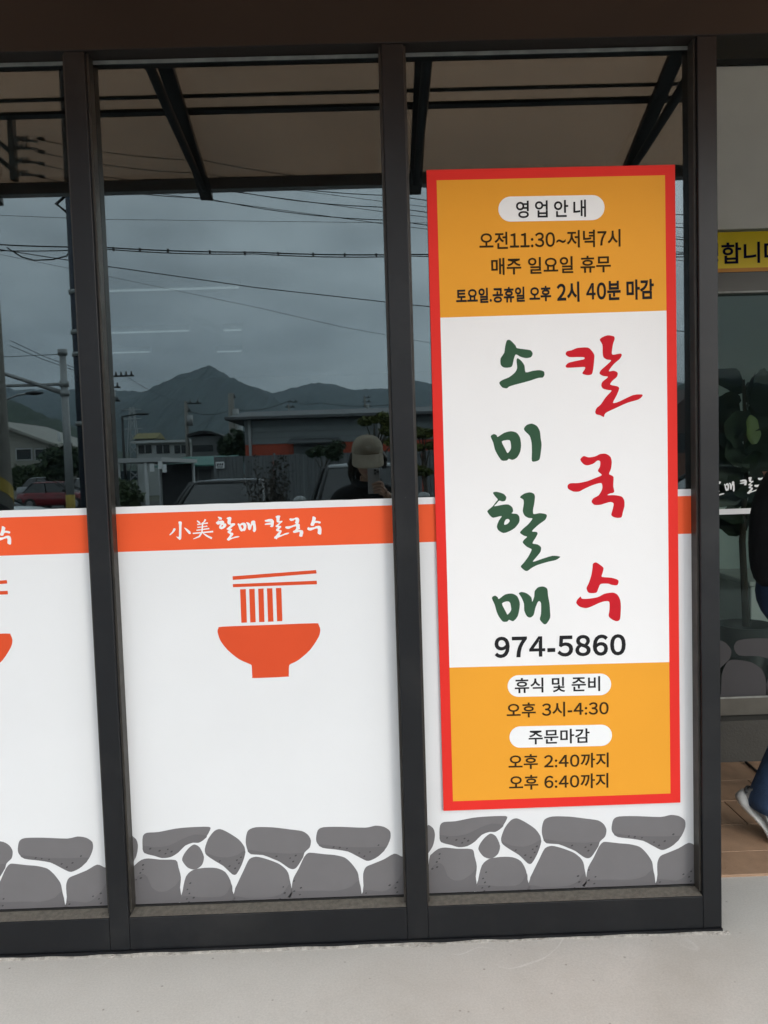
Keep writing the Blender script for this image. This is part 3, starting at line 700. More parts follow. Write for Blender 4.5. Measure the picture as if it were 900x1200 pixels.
# ================================================================== CANOPY
can = thing('canopy', 'bronze tinted polycarbonate canopy on black brackets above the shop windows', 'canopy', (0, 0, 2.8))
CZ = lambda Y: 2.795+.38*(1.27-Y)
def slab(mb, x0, x1, Ya, Yb, up0, up1, mi=0):
    vs = [(x, -Y, CZ(Y)+u) for x in (x0, x1) for Y in (Ya, Yb) for u in (up0, up1)]
    mb.add(vs, [(0,1,3,2),(4,6,7,5),(0,4,5,1),(2,3,7,6),(0,2,6,4),(1,5,7,3)], mi)
XA = [-.75+.985*k for k in range(-3, 5)]
for i in range(len(XA)-1):
    b = MB(); slab(b, XA[i]+.004, XA[i+1]-.004, .006, 1.285, .030, .036); b.build('polycarbonate_sheet', M_canopy, can)
for Y, w, h in ((.850, .005, .008), (.918, .011, .013)):
    b = MB(); slab(b, XA[0], XA[-1], Y-w, Y+w, .0295-h, .0295); b.build('purlin', M_steel, can)
b = MB(); b.box(XA[0], XA[-1], -1.335, -1.286, CZ(1.29)-.018, CZ(1.29)+.038); b.build('front_gutter', mat('gutter_grey', (.20, .205, .21), .45), can, bevel=.004)
for x in XA[:-1]:
    b = MB()
    prof = [(-.004, CZ(0)+.003), (-1.33, CZ(1.33)-.0), (-1.335, CZ(1.335)-.035), (-.6, CZ(.6)-.030), (-.004, CZ(0)-.035)]
    b.prism(prof, x-.029, x+.029); b.build('bracket', M_steel, can, bevel=.003)
    b = MB(); b.tube([(x, -.004, 2.89), (x, -.2, 2.905), (x, -.37, 2.905), (x, -.70, 2.845), (x, -1.0, 2.80), (x, -1.27, 2.765)], [.02, .02, .02, .02, .018, .014], 8); b.build('brace', M_steel, can)
b = MB(); b.box(XA[0], XA[-1], -.0055, -.0035, CZ(0)-.03, CZ(0)+.06); b.build('wall_flashing', M_steel, can)

# ================================================================== THE STREET OPPOSITE (met in the glass)
# --- mountains
def ridge(name, pts, Y, depth, col, seed, n=150, ext=()):
    """a range whose skyline runs through the surveyed points; slopes fall towards the street and away"""
    P = [street(a, c, Y) for a, c in pts]
    xs = [p.x for p in P]; zs = [p.z for p in P]
    x0, x1 = xs[0], xs[-1]
    def top(x):
        for i in range(len(xs)-1):
            if xs[i] <= x <= xs[i+1]:
                t = (x-xs[i])/(xs[i+1]-xs[i]+1e-9); return zs[i]*(1-t)+zs[i+1]*t
        return zs[0] if x < x0 else zs[-1]
    rows = 26; vs = []; hmax = max(zs)
    for j in range(rows+1):
        u = -1+2*j/rows
        for i in range(n+1):
            x = x0+(x1-x0)*i/n
            h = top(x)
            k = max(0, 1-abs(u))**.85
            q = Vector((x/hmax*2.2, u*3+seed, seed))
            z = h*k
            if abs(u) > .03: z += hmax*.16*k*(1-k*.7)*noise.fractal(q, 1.0, 2.1, 5)*min(1, abs(u)*2.5)
            z += hmax*.017*noise.fractal(Vector((x/hmax*22, u*9, seed)), .8, 2, 4)*(1 if k > 0 else 0)
            vs.append((x, -Y+u*depth+depth*.10*noise.noise(Vector((x/hmax*1.1, seed, u)))*(1-abs(u)), max(z, -.5) if k > 0 else -8))
    b = MB(); b.add(vs, [(j*(n+1)+i, j*(n+1)+i+1, (j+1)*(n+1)+i+1, (j+1)*(n+1)+i) for j in range(rows) for i in range(n)], 0, True)
    return kind(b.build(name, col, recalc=False))
M_forest = mat('forest_slope', (.026, .040, .034), .95, 0, .45, .02)
M_forest_near = mat('near_forest_slope', (.022, .040, .020), .95, 0, .5, .08)
ridge('mountain_range', [(-1500,440),(-900,455),(-500,430),(-250,452),(-80,446),(20,455),(85,456),(133,457),(150,459),(175,461),(215,466),(280,455),(300,455),(320,460),(345,455),(360,450),(372,447.5),(380,448),(391,449),(405,453),(416,455),(440,454),(456,454.5),(485,446),(505,450),(600,455),(700,444),(800,447),(900,440),(1200,452),(1700,430),(2300,450)], 1500, 620, M_forest, 3.3, 900)
ridge('mountain', [(60,540),(120,492),(150,473),(172,458),(190,449),(205,443),(215,438),(225,437),(236,432),(246,429),(252,431),(262,437),(272,443),(282,447),(295,454),(310,461),(340,478),(400,505),(470,540)], 1150, 420, M_forest, 8.1, 420)
ridge('hill', [(-700,500),(-400,470),(-150,455),(-40,458),(15,470),(30,478),(42,483),(50,488),(62,490),(75,497),(92,507),(110,520),(130,535),(150,551)], 330, 140, M_forest_near, 5.2, 160)
ridge('hill', [(640,548),(700,505),(760,470),(800,449),(830,446),(900,452),(1000,470),(1200,500),(1500,545)], 420, 160, M_forest_near, 1.7, 120)

# --- foliage helper
def leaves(mb, blobs, n, size, seed, mi=0, squash=1):
    r = random.Random(seed)
    for c, rad in blobs:
        for _ in range(int(n)):
            d = Vector((r.gauss(0, 1), r.gauss(0, 1), r.gauss(0, 1))).normalized()*rad*(r.random()**.45)
            p = Vector(c)+Vector((d.x, d.y, d.z*squash))
            a = Vector((r.uniform(-1, 1), r.uniform(-1, 1), r.uniform(-.6, .6))).normalized(); e = a.cross(Vector((r.uniform(-1, 1), r.uniform(-1, 1), r.uniform(-1, 1)))).normalized()
            s = size*r.uniform(.6, 1.3)
            mb.add([p-a*s, p+e*s*.55, p+a*s, p-e*s*.55], [(0, 1, 2, 3)], mi)
M_trunk = mat('bark', (.07, .055, .042), .9, 0, .3, 9, .5, 60)
M_green = mat('tree_leaf', (.055, .085, .030), .7, 0, .4, 3)
M_olive = mat('pine_needles', (.10, .115, .022), .7, 0, .35, 3)
M_dkgreen = mat('hedge_leaf', (.028, .050, .018), .75, 0, .4, 3)
M_rust = mat('shrub_leaf', (.045, .036, .028), .8, 0, .4, 3)
def tree(name, label, base, h, blobs, m, n=260, size=.14, trunk_r=.09, group=None, cat='tree', squash=.8):
    t = thing(name, label, cat, base, 0, group)
    base = Vector(base)
    b = MB(); top = base+Vector((0, 0, h*.8)); b.tube([base-Vector((0,0,.05)), base+Vector((.04, 0, h*.35)), top], [trunk_r, trunk_r*.75, trunk_r*.25], 8)
    for c, r_ in blobs:
        k = base+Vector((.03, 0, min(max((c[2]-base.z)*.7, h*.15), h*.7))); b.tube([k, (k+Vector(c))/2+Vector((0, 0, .05)), Vector(c)], [trunk_r*.5, trunk_r*.3, trunk_r*.12], 6)
    b.build('trunk', M_trunk, t)
    b = MB(); leaves(b, blobs, n, size, hash(label) % 999 if False else len(label)*7+int(h*10), 0, squash); b.build('crown', m, t, recalc=False)
    return t

# --- grey panel fence
M_fence = mat('grey_fence_steel', (.155, .165, .170), .55, .1, .08, 3)
A, B_ = street(252, 551, 23), street(640, 551, 23)
fence = thing('panel_fence', 'grey corrugated steel panel fence behind the parked cars', 'fence', ((A.x+B_.x)/2, -23, -.16))
xx = A.x; k = 0
while xx < B_.x:
    b = MB(); w = .98; rib = []
    for q in range(8): rib += [(xx+w*q/8, -23+(.0 if q % 2 else .035)), (xx+w*(q+.75)/8, -23+(.0 if q % 2 else .035))]
    hh = 2.05+.0*k
    vs = [(a, c, -.14) for a, c in rib]+[(a, c, hh) for a, c in rib]+[(a, c-.03, -.14) for a, c in rib]+[(a, c-.03, hh) for a, c in rib]; n_ = len(rib)
    b.add(vs, [(i, i+1, n_+i+1, n_+i) for i in range(n_-1)]+[(2*n_+i, 2*n_+i+1, 3*n_+i+1, 3*n_+i) for i in range(n_-1)]+[(n_+i, n_+i+1, 3*n_+i+1, 3*n_+i) for i in range(n_-1)])
    b.build('fence_panel', M_fence, fence, recalc=False)
    if k % 2 == 0:
        b = MB(); b.tube([(xx-.01, -23.08, -.15), (xx-.01, -23.08, hh+.06)], .035, 6); b.build('fence_post', M_fence, fence)
    xx += 1.0; k += 1
p = street(258, 545, 22.9)
sgn = thing('fence_sign', 'small white sign plate fixed to the grey panel fence', 'sign', p)
b = MB(); b.box(p.x-.14, p.x+.14, p.y, p.y+.02, p.z-.11, p.z+.11); b.build('sign_plate', M_white_ink, sgn)
b = MB()
for q in range(4): b.box(p.x-.11+.06*q, p.x-.075+.06*q, p.y+.0205, p.y+.024, p.z-.02, p.z+.06)
for q in range(2): b.box(p.x-.11, p.x+.10, p.y+.0205, p.y+.024, p.z-.085+.03*q, p.z-.07+.03*q)
o = b.build('sign_marks', M_black_ink, sgn); o['kind'] = 'stuff'

# --- buildings
M_panel = mat('grey_sandwich_panel', (.21, .235, .24), .6, 0, .05, 2)
M_band = mat('red_orange_panel', (.42, .060, .022), .6, 0, .06, 2)
M_roof = mat('dark_sheet_roof', (.10, .105, .11), .6, .2, .1, 2)
M_cream = mat('cream_render', (.34, .325, .285), .85, 0, .08, 1)
M_win = mat('dark_window', (.012, .014, .017), .12, 0, 0)
M_whitewall = mat('white_wall', (.40, .415, .41), .8, 0, .06, 1)
M_greywall = mat('block_wall', (.16, .165, .165), .85, 0, .12, 1)
M_brick = mat('red_brick', (.17, .085, .06), .85, 0, .2, 6)
M_teal = mat('teal_roof', (.05, .17, .14), .6, 0, .1, 2)
M_trim = mat('white_trim', (.47, .48, .48), .6)
# warehouse
Yw = 38; k = (Yw+2.3)/FPX
E0, E1 = street(286, 493, Yw), street(560, 487, Yw)
wz = E0.z
wh = thing('warehouse', 'grey panel warehouse with orange red lower band and shallow dark roof behind fence', 'warehouse', ((E0.x+E1.x)/2, -Yw-6, -.16))
zb2 = street(300, 521, Yw).z
b = MB(); b.box(E0.x, E1.x, -Yw-12, -Yw, -.15, wz); b.build('wall', M_greywall, wh)
nP = 4
for q in range(nP):
    za = zb2+(wz-zb2)*q/nP; zb_ = zb2+(wz-zb2)*(q+1)/nP
    b = MB(); b.box(E0.x+.02, E1.x-.02, -Yw, -Yw+.05, za+.012, zb_-.012); b.build('wall_panel', M_panel, wh)
b = MB(); b.box(E0.x+.02, street(344, 520, Yw).x, -Yw, -Yw+.06, -.1, zb2-.01); b.build('red_panel', M_band, wh)
xa = street(398, 520, Yw).x
b = MB(); b.box(xa, E1.x-.02, -Yw, -Yw+.06, -.1, zb2-.01); b.build('red_panel', M_band, wh)
b = MB(); b.box(street(344, 520, Yw).x+.02, xa-.02, -Yw, -Yw+.04, -.1, zb2-.02); b.build('shutter_door', M_panel, wh)
b = MB(); b.prism([(-Yw+.75, wz+.02), (-Yw+.75, wz+.16), (-Yw-6, wz+.95), (-Yw-12.6, wz+.16), (-Yw-12.6, wz+.02)], E0.x-.9, E1.x+.6); b.build('roof', M_roof, wh)
c0, c1 = street(340, 517, Yw), street(398, 515, Yw)
b = MB(); b.prism([(-Yw+.061, c0.z+.12), (-Yw+1.5, c0.z-.12), (-Yw+1.5, c0.z-.2), (-Yw+.061, c0.z-.0)], c0.x, c1.x); b.build('door_awning', M_roof, wh)
for pxx in (292, 444):
    p = street(pxx, 500, Yw-.2)
    b = MB(); b.tube([(p.x, -Yw+.2, wz+.0), (p.x, -Yw+.2, wz-.35), (p.x+.05, -Yw+.2, -.1)], [.13, .08, .075], 8); b.build('downpipe', M_trim, wh)
# cream gabled house on the left
Yh = 56
hL, hR, hT = street(-60, 540, Yh), street(57, 519, Yh), street(-8, 496, Yh)
hs = thing('house', 'cream house with low gable roof and two dark windows beyond the red car', 'house', ((hL.x+hR.x)/2, -Yh-5, -.16))
b = MB(); prof = [(hL.x, -.15), (hR.x, -.15), (hR.x, hR.z), (hT.x, hT.z), (hL.x, hR.z)]
b.prism(prof, -Yh-9, -Yh, axis='y'); b.build('wall', M_cream, hs)
b = MB(); ov_ = 1.0
dx_, dz_ = hR.x-hT.x, hR.z-hT.z; sx = ov_/dx_
for sg in (1, -1):
    e = (hT.x+sg*dx_*(1+sx), hT.z+dz_*(1+sx)); b.prism([(hT.x, hT.z+.02), (hT.x, hT.z+.26), (e[0], e[1]+.2), (e[0], e[1]+.02)], -Yh-9.5, -Yh+.7, axis='y')
b.build('roof', mat('pale_roof', (.30, .29, .26), .7, 0, .1, 2), hs)
for (xa, xb) in ((20, 37), (42, 53)):
    a, c = street(xa, 527, Yh), street(xb, 538, Yh)
    b = MB(); b.box(a.x-.1, c.x+.1, -Yh, -Yh+.08, c.z-.1, a.z+.1); w_ = b.build('window', M_trim, hs)
    b = MB(); b.box(a.x, c.x, -Yh+.081, -Yh+.1, c.z, a.z); b.build('pane', M_win, w_)
a = street(56, 505, Yh); b = MB(); b.tube([(a.x, -Yh-2, hR.z-.3), (a.x, -Yh-2, a.z)], .12, 8); b.build('chimney_pipe', M_trim, hs)
# long white low building
Yb = 62
a, c = street(160, 520, Yb), street(220, 534, Yb)
wb = thing('low_building', 'long low white building with three small paired windows below the mountain', 'building', ((a.x+c.x)/2, -Yb-4, -.16))
b = MB(); b.box(a.x, c.x, -Yb-8, -Yb, -.15, a.z); b.build('wall', M_whitewall, wb)
b = MB(); b.box(a.x-.3, c.x+.3, -Yb-8.3, -Yb+.4, a.z, a.z+.22); b.build('roof', M_trim, wb)
for px_ in (170, 191, 212):
    for dx_ in (-.3, .3):
        p = street(px_, 526, Yb); b = MB(); b.box(p.x+dx_-.25, p.x+dx_+.25, -Yb, -Yb+.05, p.z-.38, p.z+.32); b.build('window', M_win, wb)
# barrel roofed building
Yb = 54
a, c = street(224, 510, Yb), street(262, 510, Yb)
bb = thing('arched_building', 'grey building with dark curved roof and a dark window strip', 'building', ((a.x+c.x)/2, -Yb-4, -.16))
b = MB(); b.box(a.x, c.x, -Yb-7, -Yb, -.15, a.z-.1); b.build('wall', M_greywall, bb)
arc = [(a.x-.2+(c.x-a.x+.6)*q/10, a.z-.1+.55*math.sin(math.pi*(q+.8)/11.6)-.35*q/10) for q in range(11)]
b = MB(); b.prism(arc+[(x, z-.2) for x, z in arc[::-1]], -Yb-7.4, -Yb+.5, axis='y'); b.build('roof', M_steel, bb)
for xa, xb in ((226, 250), (254, 262)):
    p, q = street(xa, 522, Yb), street(xb, 529, Yb)
    b = MB(); b.box(p.x, q.x, -Yb, -Yb+.05, q.z, p.z); b.build('window', M_win, bb)
# shed with teal roof and shutters
Yb = 27
a, c = street(192, 548, Yb), street(251, 546, Yb)
sh = thing('shed', 'low grey shed with teal sheet roof and dark shutters beside the fence', 'shed', ((a.x+c.x)/2, -Yb-2, -.16))
b = MB(); b.box(a.x, c.x, -Yb-4, -Yb, -.15, a.z); b.build('wall', M_greywall, sh)
b = MB(); b.prism([(-Yb+.5, a.z+.0), (-Yb+.5, a.z+.06), (-Yb-4.3, a.z+.5), (-Yb-4.3, a.z+.44)], a.x-.25, c.x+.2); b.build('roof', M_teal, sh)
for q in range(3):
    x0 = a.x+.25+q*(c.x-a.x-.3)/3; b = MB(); b.box(x0, x0+(c.x-a.x-.3)/3-.08, -Yb, -Yb+.05, -.1, a.z-.12); b.build('shutter', mat('dark_shutter', (.05, .052, .055), .6), sh)
# carport on the left
Yb = 15
a, c = street(134, 540, Yb), street(189, 538.5, Yb)
cp = thing('carport', 'open steel carport with pale flat roof edge and slim posts', 'carport', ((a.x+c.x)/2, -Yb-2, -.16))
b = MB(); b.box(a.x, c.x, -Yb-3.5, -Yb, a.z-.05, a.z+.05); b.build('roof', M_trim, cp)
for x_, y_ in ((a.x+.06, -Yb-.06), (c.x-.38, -Yb-.06), (a.x+.06, -Yb-3.4), (c.x-.1, -Yb-3.4)):
    b = MB(); b.tube([(x_, y_, -.15), (x_, y_, a.z-.051)], .045, 8); b.build('post', M_trim, cp)
b = MB(); b.box(a.x+.1, c.x-.1, -Yb-3.48, -Yb-3.44, -.1, a.z-.06); b.build('back_panel', mat('dark_panel', (.04, .042, .045), .7), cp)
for q, (px_, py_) in enumerate(((172, 548), (182, 545), (187, 549))):
    p = street(px_, py_, Yb-.4); b = MB(); b.box(p.x-.05, p.x+.05, -Yb+.002, -Yb+.01, p.z-.09, p.z+.09); b.build('paper_notice', M_white_ink, cp)
# brown house glimpsed past the poster's right edge
Yb = 40
a, c = street(770, 500, Yb), street(860, 520, Yb)
rb = thing('brick_house', 'brown brick house with sloping tiled roof glimpsed right of the poster', 'house', ((a.x+c.x)/2, -Yb-4, -.16))
b = MB(); b.box(a.x, c.x, -Yb-8, -Yb, -.15, a.z); b.build('wall', M_brick, rb)
b = MB(); b.prism([(a.x-.6, a.z-.4), (a.x-.6, a.z-.1), ((a.x+c.x)/2, a.z+2.2), (c.x+.6, a.z-.1), (c.x+.6, a.z-.4)], -Yb-8.5, -Yb+.6, axis='y'); b.build('roof', mat('dark_tile_roof', (.075, .05, .042), .8, 0, .2, 6), rb)
p = street(803, 518, Yb); b = MB(); b.box(p.x-.5, p.x+.5, -Yb, -Yb+.05, p.z-.6, p.z+.5); b.build('window', M_win, rb)

# --- poles and wires
M_concpole = mat('concrete_pole', (.22, .21, .19), .9, 0, .18, 8, .4, 60)
M_galv = mat('galvanised_steel', (.30, .31, .31), .5, .3, .1, 6)
M_bluesteel = mat('dark_blue_steel', (.020, .028, .045), .5, .1, .1, 6)
M_stripe_y = mat('warning_yellow', (.36, .25, .03), .6); M_stripe_k = mat('warning_black', (.01, .01, .01), .6)
M_wire = mat('wire', (.012, .012, .013), .7)
M_ins = mat('insulator', (.10, .10, .10), .3)
pb = street(-6, 597, 6)
up = thing('utility_pole', 'thick concrete utility pole with striped warning band at the left edge', 'utility pole', (pb.x, -6, -.14))
b = MB(); b.tube([(pb.x, -6, -.14), (pb.x, -6, 3), (pb.x+.02, -6, 9.5)], [.20, .175, .12], 18); b.build('pole_shaft', M_concpole, up)
for q in range(4):                                     # slanting bands wrapped round the foot
    z0 = .35+q*.3; rings = []
    for e in range(25):
        an = 2*math.pi*e/24; rr = .2-.008*z0+.006; zz = z0+.14*math.sin(an)
        rings.append([Vector((pb.x+rr*math.cos(an), -6+rr*math.sin(an), zz)), Vector((pb.x+rr*math.cos(an), -6+rr*math.sin(an), zz+.15)), Vector((pb.x+(rr-.004)*math.cos(an), -6+(rr-.004)*math.sin(an), zz+.15)), Vector((pb.x+(rr-.004)*math.cos(an), -6+(rr-.004)*math.sin(an), zz))])
    b = MB(); b.loft(rings, 0, False, False); b.build('warning_band', M_stripe_y if q % 2 else M_stripe_k, up)
# side rack of insulators high on the pole, seen through the canopy
A0, A1 = street(14, 158, 6), street(14, 206, 6)
b = MB(); b.box(A0.x-.03, A0.x+.03, -6.04, -5.96, A1.z-.05, A0.z+.2); b.tube([(pb.x+.08, -6, A1.z+.35), (A0.x, -6, A1.z+.05)], .028, 6); b.tube([(pb.x+.08, -6, A0.z+.1), (A0.x, -6, A0.z-.2)], .028, 6)
rack = b.build('insulator_rack', M_steel, up)
for q, py_ in enumerate((163, 172, 188, 203)):
    p = street(20, py_, 6)
    b = MB()
    for e in range(3): b.tube([(p.x+.05*e, -6, p.z), (p.x+.05*e+.022, -6, p.z-.003)], .036, 8)
    b.tube([(A0.x+.04, -6, p.z), (p.x+.22, -6, p.z-.03)], .013, 6); b.build('insulator', M_ins, rack)
def wire(label, pts, Y, r=.007, sag=0, n=14):
    P = [street(a, c, Y) for a, c in pts]; out = []
    for i in range(len(P)-1):
        for k in range(n):
            t = k/n; q = P[i].lerp(P[i+1], t); q.z -= sag*4*t*(1-t); out.append(q)
    out.append(P[-1])
    mid_ = out[len(out)//2]
    t = MB().tube(out, r, 5, 0, True).build('overhead_wire', M_wire)
    return tag(t, label, 'overhead wire', 'overhead wires across the street')
for q, (py_, lab) in enumerate(((162, 'highest'), (177, 'second highest'), (191, 'third highest'), (206, 'lowest'))):
    wire('thin overhead wire %s of the four leaving the insulator rack' % lab, [(40, py_), (240, py_+26), (460, py_+52), (900, py_+96)], 6.2, .005, .05)
    p = street(45, py_, 6.2); e = street(52, py_+1.5, 6.2); tag(MB().tube([p, e], .022, 8).build('wire_sleeve', M_steel), 'black sleeve on the %s of the four wires by the rack' % lab, 'wire sleeve', 'sleeves on the rack wires')
wire('straight thin overhead wire near the canopy edge, nearly level', [(-60, 250), (118, 257), (455, 261), (900, 262)], 11, .004)
wire('overhead wire sloping down from the canopy edge left of centre', [(150, 222), (300, 242), (448, 262), (560, 276), (900, 318)], 10, .005)
wire('overhead wire just below the canopy edge right of centre', [(260, 223), (448, 248), (560, 262), (900, 300)], 10, .005)
wire('short seen overhead wire touching the canopy edge by the middle post', [(340, 222), (448, 236), (560, 250), (900, 290)], 10.5, .0045)
wire('thick twisted overhead cable bundle crossing the sky, upper strand', [(-40, 284), (118, 289.5), (300, 295.5), (480, 298), (900, 296)], 9, .010, .02)
wire('thick twisted overhead cable bundle crossing the sky, lower strand', [(-40, 292), (118, 291.5), (300, 297.5), (480, 300), (900, 299)], 9.02, .008, .03)
wire('long single overhead wire below the cable bundle', [(-40, 286), (118, 311), (300, 337), (480, 357), (900, 398)], 9.5, .007)
wire('faint lowest overhead wire sagging across the left sky', [(-40, 290), (118, 322), (300, 360), (400, 383), (560, 412)], 16, .0045, 0)
wire('looped slack cable between the concrete pole and the dark steel pole', [(8, 290), (25, 301), (40, 305), (62, 304), (78, 300), (84, 291)], 5.6, .007)
# spacer clips on the bundle
for q, a_ in enumerate((133, 164, 197, 246, 287, 326, 367, 404, 441)):
    py_ = 289.5+6*(a_-118)/182 if a_ < 300 else 295.5+2.5*(a_-300)/180
    p = street(a_, py_+1.2, 9.0); tag(MB().box(p.x-.012, p.x+.012, p.y-.02, p.y+.02, p.z-.035, p.z+.02).build('cable_clip', M_steel), 'small black clip on the thick cable bundle, %s from the left mullion' % ('first', 'second', 'third', 'fourth', 'fifth', 'sixth', 'seventh', 'eighth', 'ninth')[q], 'cable clip', 'clips along the cable bundle')
# dark steel pole beside the left mullion
p0 = street(91, 380, 5)
sp = thing('steel_pole', 'slim dark blue steel pole with a small top bracket beside the left mullion', 'pole', (p0.x, -5, -.14))
t0 = street(79, 232, 5)
b = MB(); b.tube([(p0.x-.0, -5, -.14), (p0.x, -5, t0.z+1.2)], [.062, .048], 12); b.build('pole_shaft', M_bluesteel, sp)
q = street(66, 239, 5)
b = MB(); b.tube([(p0.x, -5, q.z+.12), (q.x, -5, q.z), (p0.x, -5, q.z-.12)], .018, 6); b.build('bracket', M_steel, sp)
for py_ in (343, 390, 416, 497):
    e = street(84, py_, 5); b = MB(); b.tube([(p0.x, -5, e.z-.02), (p0.x, -5, e.z+.02)], .067, 12); b.build('clamp_band', M_galv, sp)
# traffic signal mast
Yt = 22; p0 = street(79, 520, Yt); zt_ = street(75, 410, Yt).z
tm_ = thing('traffic_mast', 'grey traffic mast with one level arm and one slanting arm', 'traffic mast', (p0.x, -Yt, -.14))
b = MB(); b.tube([(p0.x, -Yt, -.14), (p0.x, -Yt, zt_)], [.135, .10], 14); b.build('mast', M_galv, tm_)
a, c = street(78, 450, Yt), street(-120, 456, Yt)
b = MB(); b.tube([(p0.x, -Yt, a.z), (c.x, -Yt, c.z)], [.05, .045], 8); b.build('level_arm', M_galv, tm_)
a, c = street(78, 461, Yt), street(-40, 423, Yt)
b = MB(); b.tube([(p0.x, -Yt+.05, a.z), (c.x, -Yt+.05, c.z)], [.075, .05], 8); b.build('slanting_arm', M_galv, tm_)
for z_ in (street(78, 450, Yt).z, street(78, 461, Yt).z, zt_-.08):
    b = MB(); b.tube([(p0.x, -Yt, z_-.09), (p0.x, -Yt, z_+.09)], .15, 12); b.build('collar', M_galv, tm_)
b = MB(); e = street(82, 590, Yt); b.tube([(p0.x, -Yt, .1), (p0.x, -Yt, .95)], .142, 14); b.build('paint_band', M_stripe_y, tm_)
wire('thin wire running left from the traffic mast top', [(74, 415), (13, 418), (-100, 421)], 22, .010)
wire('upper of two thin wires crossing the left pane sky', [(12, 399), (50, 417), (95, 434)], 30, .013)
wire('lower of two thin wires crossing the left pane sky', [(12, 405), (50, 421), (95, 437)], 30, .013)
# street lamp
Yt = 33; a, c = street(-6, 470, Yt), street(49, 460.5, Yt)
lp = thing('street_lamp', 'dark curved arm street lamp standing left behind the concrete pole', 'street lamp', (a.x, -Yt, -.14))
b = MB(); b.tube([(a.x, -Yt, -.14), (a.x, -Yt, a.z-.4), (a.x+.4, -Yt, a.z)], [.1, .07, .06], 10); b.tube([(a.x+.4, -Yt, a.z), ((a.x+c.x)/2, -Yt, (a.z+c.z)/2+.1), (c.x-.5, -Yt, c.z)], .05, 8); b.build('lamp_post', M_galv, lp)
b = MB(); b.ball((c.x-.35, -Yt, c.z), (.45, .16, .09)); b.build('lamp_head', M_steel, lp)
# distant utility poles
def dist_pole(px_, pyt, Y, arms, label, r=.14):
    p = street(px_, 545, Y); zt = street(px_-.06*(545-pyt), pyt, Y).z
    t = thing('utility_pole', label, 'utility pole', (p.x, -Y, -.16))
    b = MB(); b.tube([(p.x, -Y, -.16), (p.x, -Y, zt)], [r, r*.65], 10); b.build('pole_shaft', M_concpole, t)
    for (py_, x0, x1) in arms:
        z = street(px_, py_, Y).z; q0, q1 = street(x0, py_, Y), street(x1, py_, Y)
        b = MB(); b.box(q0.x, q1.x, -Y-.05, -Y+.05, z-.05, z+.05); arm = b.build('crossarm', M_steel, t)
        n_ = max(2, int((x1-x0)/6))
        for e in range(n_):
            xx = q0.x+(q1.x-q0.x)*(e+.5)/n_; b = MB(); b.tube([(xx, -Y, z+.05), (xx, -Y, z+.3)], [.08, .05], 6); b.build('insulator', M_ins, arm)
    b = MB(); b.tube([(p.x+.32, -Y+.25, zt-1.9), (p.x+.32, -Y+.25, zt-1.1)], .22, 10); b.build('transformer', M_galv, t)
    return t
dist_pole(131.5, 438, 48, [(441, 127, 157), (454, 128, 141), (470, 128, 141)], 'distant concrete utility pole with a long crossarm beside the left mullion', .2)
dist_pole(221, 470, 55, [(473, 219, 236), (482, 216, 224)], 'distant utility pole with one short crossarm in front of the mountain', .2)
dist_pole(274, 461, 50, [(466, 270, 276)], 'pale concrete utility pole standing left of the warehouse', .32)
dist_pole(280, 486, 70, [(487, 277, 288)], 'thin far utility pole with short arm beside the warehouse roof', .12)
dist_pole(341, 474, 90, [(477, 334, 346), (471, 337, 349)], 'far utility pole rising behind the left half of the warehouse roof', .14)
dist_pole(430, 464, 95, [(466, 425, 434), (471, 424, 435), (476, 424, 436)], 'far utility pole with three arms above the warehouse right end', .14)
wire('thin wire from the short crossarm pole to the warehouse roof', [(221, 482), (272, 480), (338, 470)], 52, .02, .3)
wire('thin wire over the warehouse roof', [(338, 470), (375, 472), (455, 474), (560, 474)], 60, .02, .2)
wire('second thin wire crossing in front of the mountain', [(150, 442), (221, 472)], 50, .014, .3)
# transmission tower far off
Yt = 160; p = street(157, 530, Yt); zt = street(157, 477, Yt).z
tt = thing('lattice_tower', 'small far lattice transmission tower below the mountain left slope', 'transmission tower', (p.x, -Yt, -.16))
b = MB(); w0, w1 = 1.6, .35
for sx_ in (-1, 1):
    for sy_ in (-1, 1): b.tube([(p.x+sx_*w0, -Yt+sy_*w0, -.16), (p.x+sx_*w1, -Yt+sy_*w1, zt)], .12, 4)
    for e in range(6):
        z0, z1 = zt*e/6, zt*(e+1)/6; f0, f1 = w0+(w1-w0)*e/6, w0+(w1-w0)*(e+1)/6
        b.tube([(p.x-sx_*f0, -Yt+sx_*f0, z0), (p.x+sx_*f1, -Yt+sx_*f1, z1)], .08, 4)
b.build('tower_frame', M_galv, tt)
for fz in (.72, .85, .97):
    b = MB(); b.box(p.x-2.0, p.x+2.0, -Yt-.1, -Yt+.1, zt*fz-.1, zt*fz+.1); b.build('crossarm', M_galv, tt)
# small street lamp post with arm (145,487)
p = street(146, 545, 36); a, c = street(145, 488, 36), street(167, 487, 36)
lp = thing('street_lamp', 'thin dark lamp post with a straight arm near the left mullion', 'street lamp', (p.x, -36, -.16))
b = MB(); b.tube([(p.x, -36, -.16), (p.x, -36, a.z)], [.09, .06], 8); b.tube([(p.x, -36, a.z), (c.x, -36, c.z+.1)], .04, 6); b.build('lamp_post', M_steel, lp)
b = MB(); b.ball((c.x, -36, c.z+.08), (.35, .12, .07)); b.build('lamp_head', M_steel, lp)

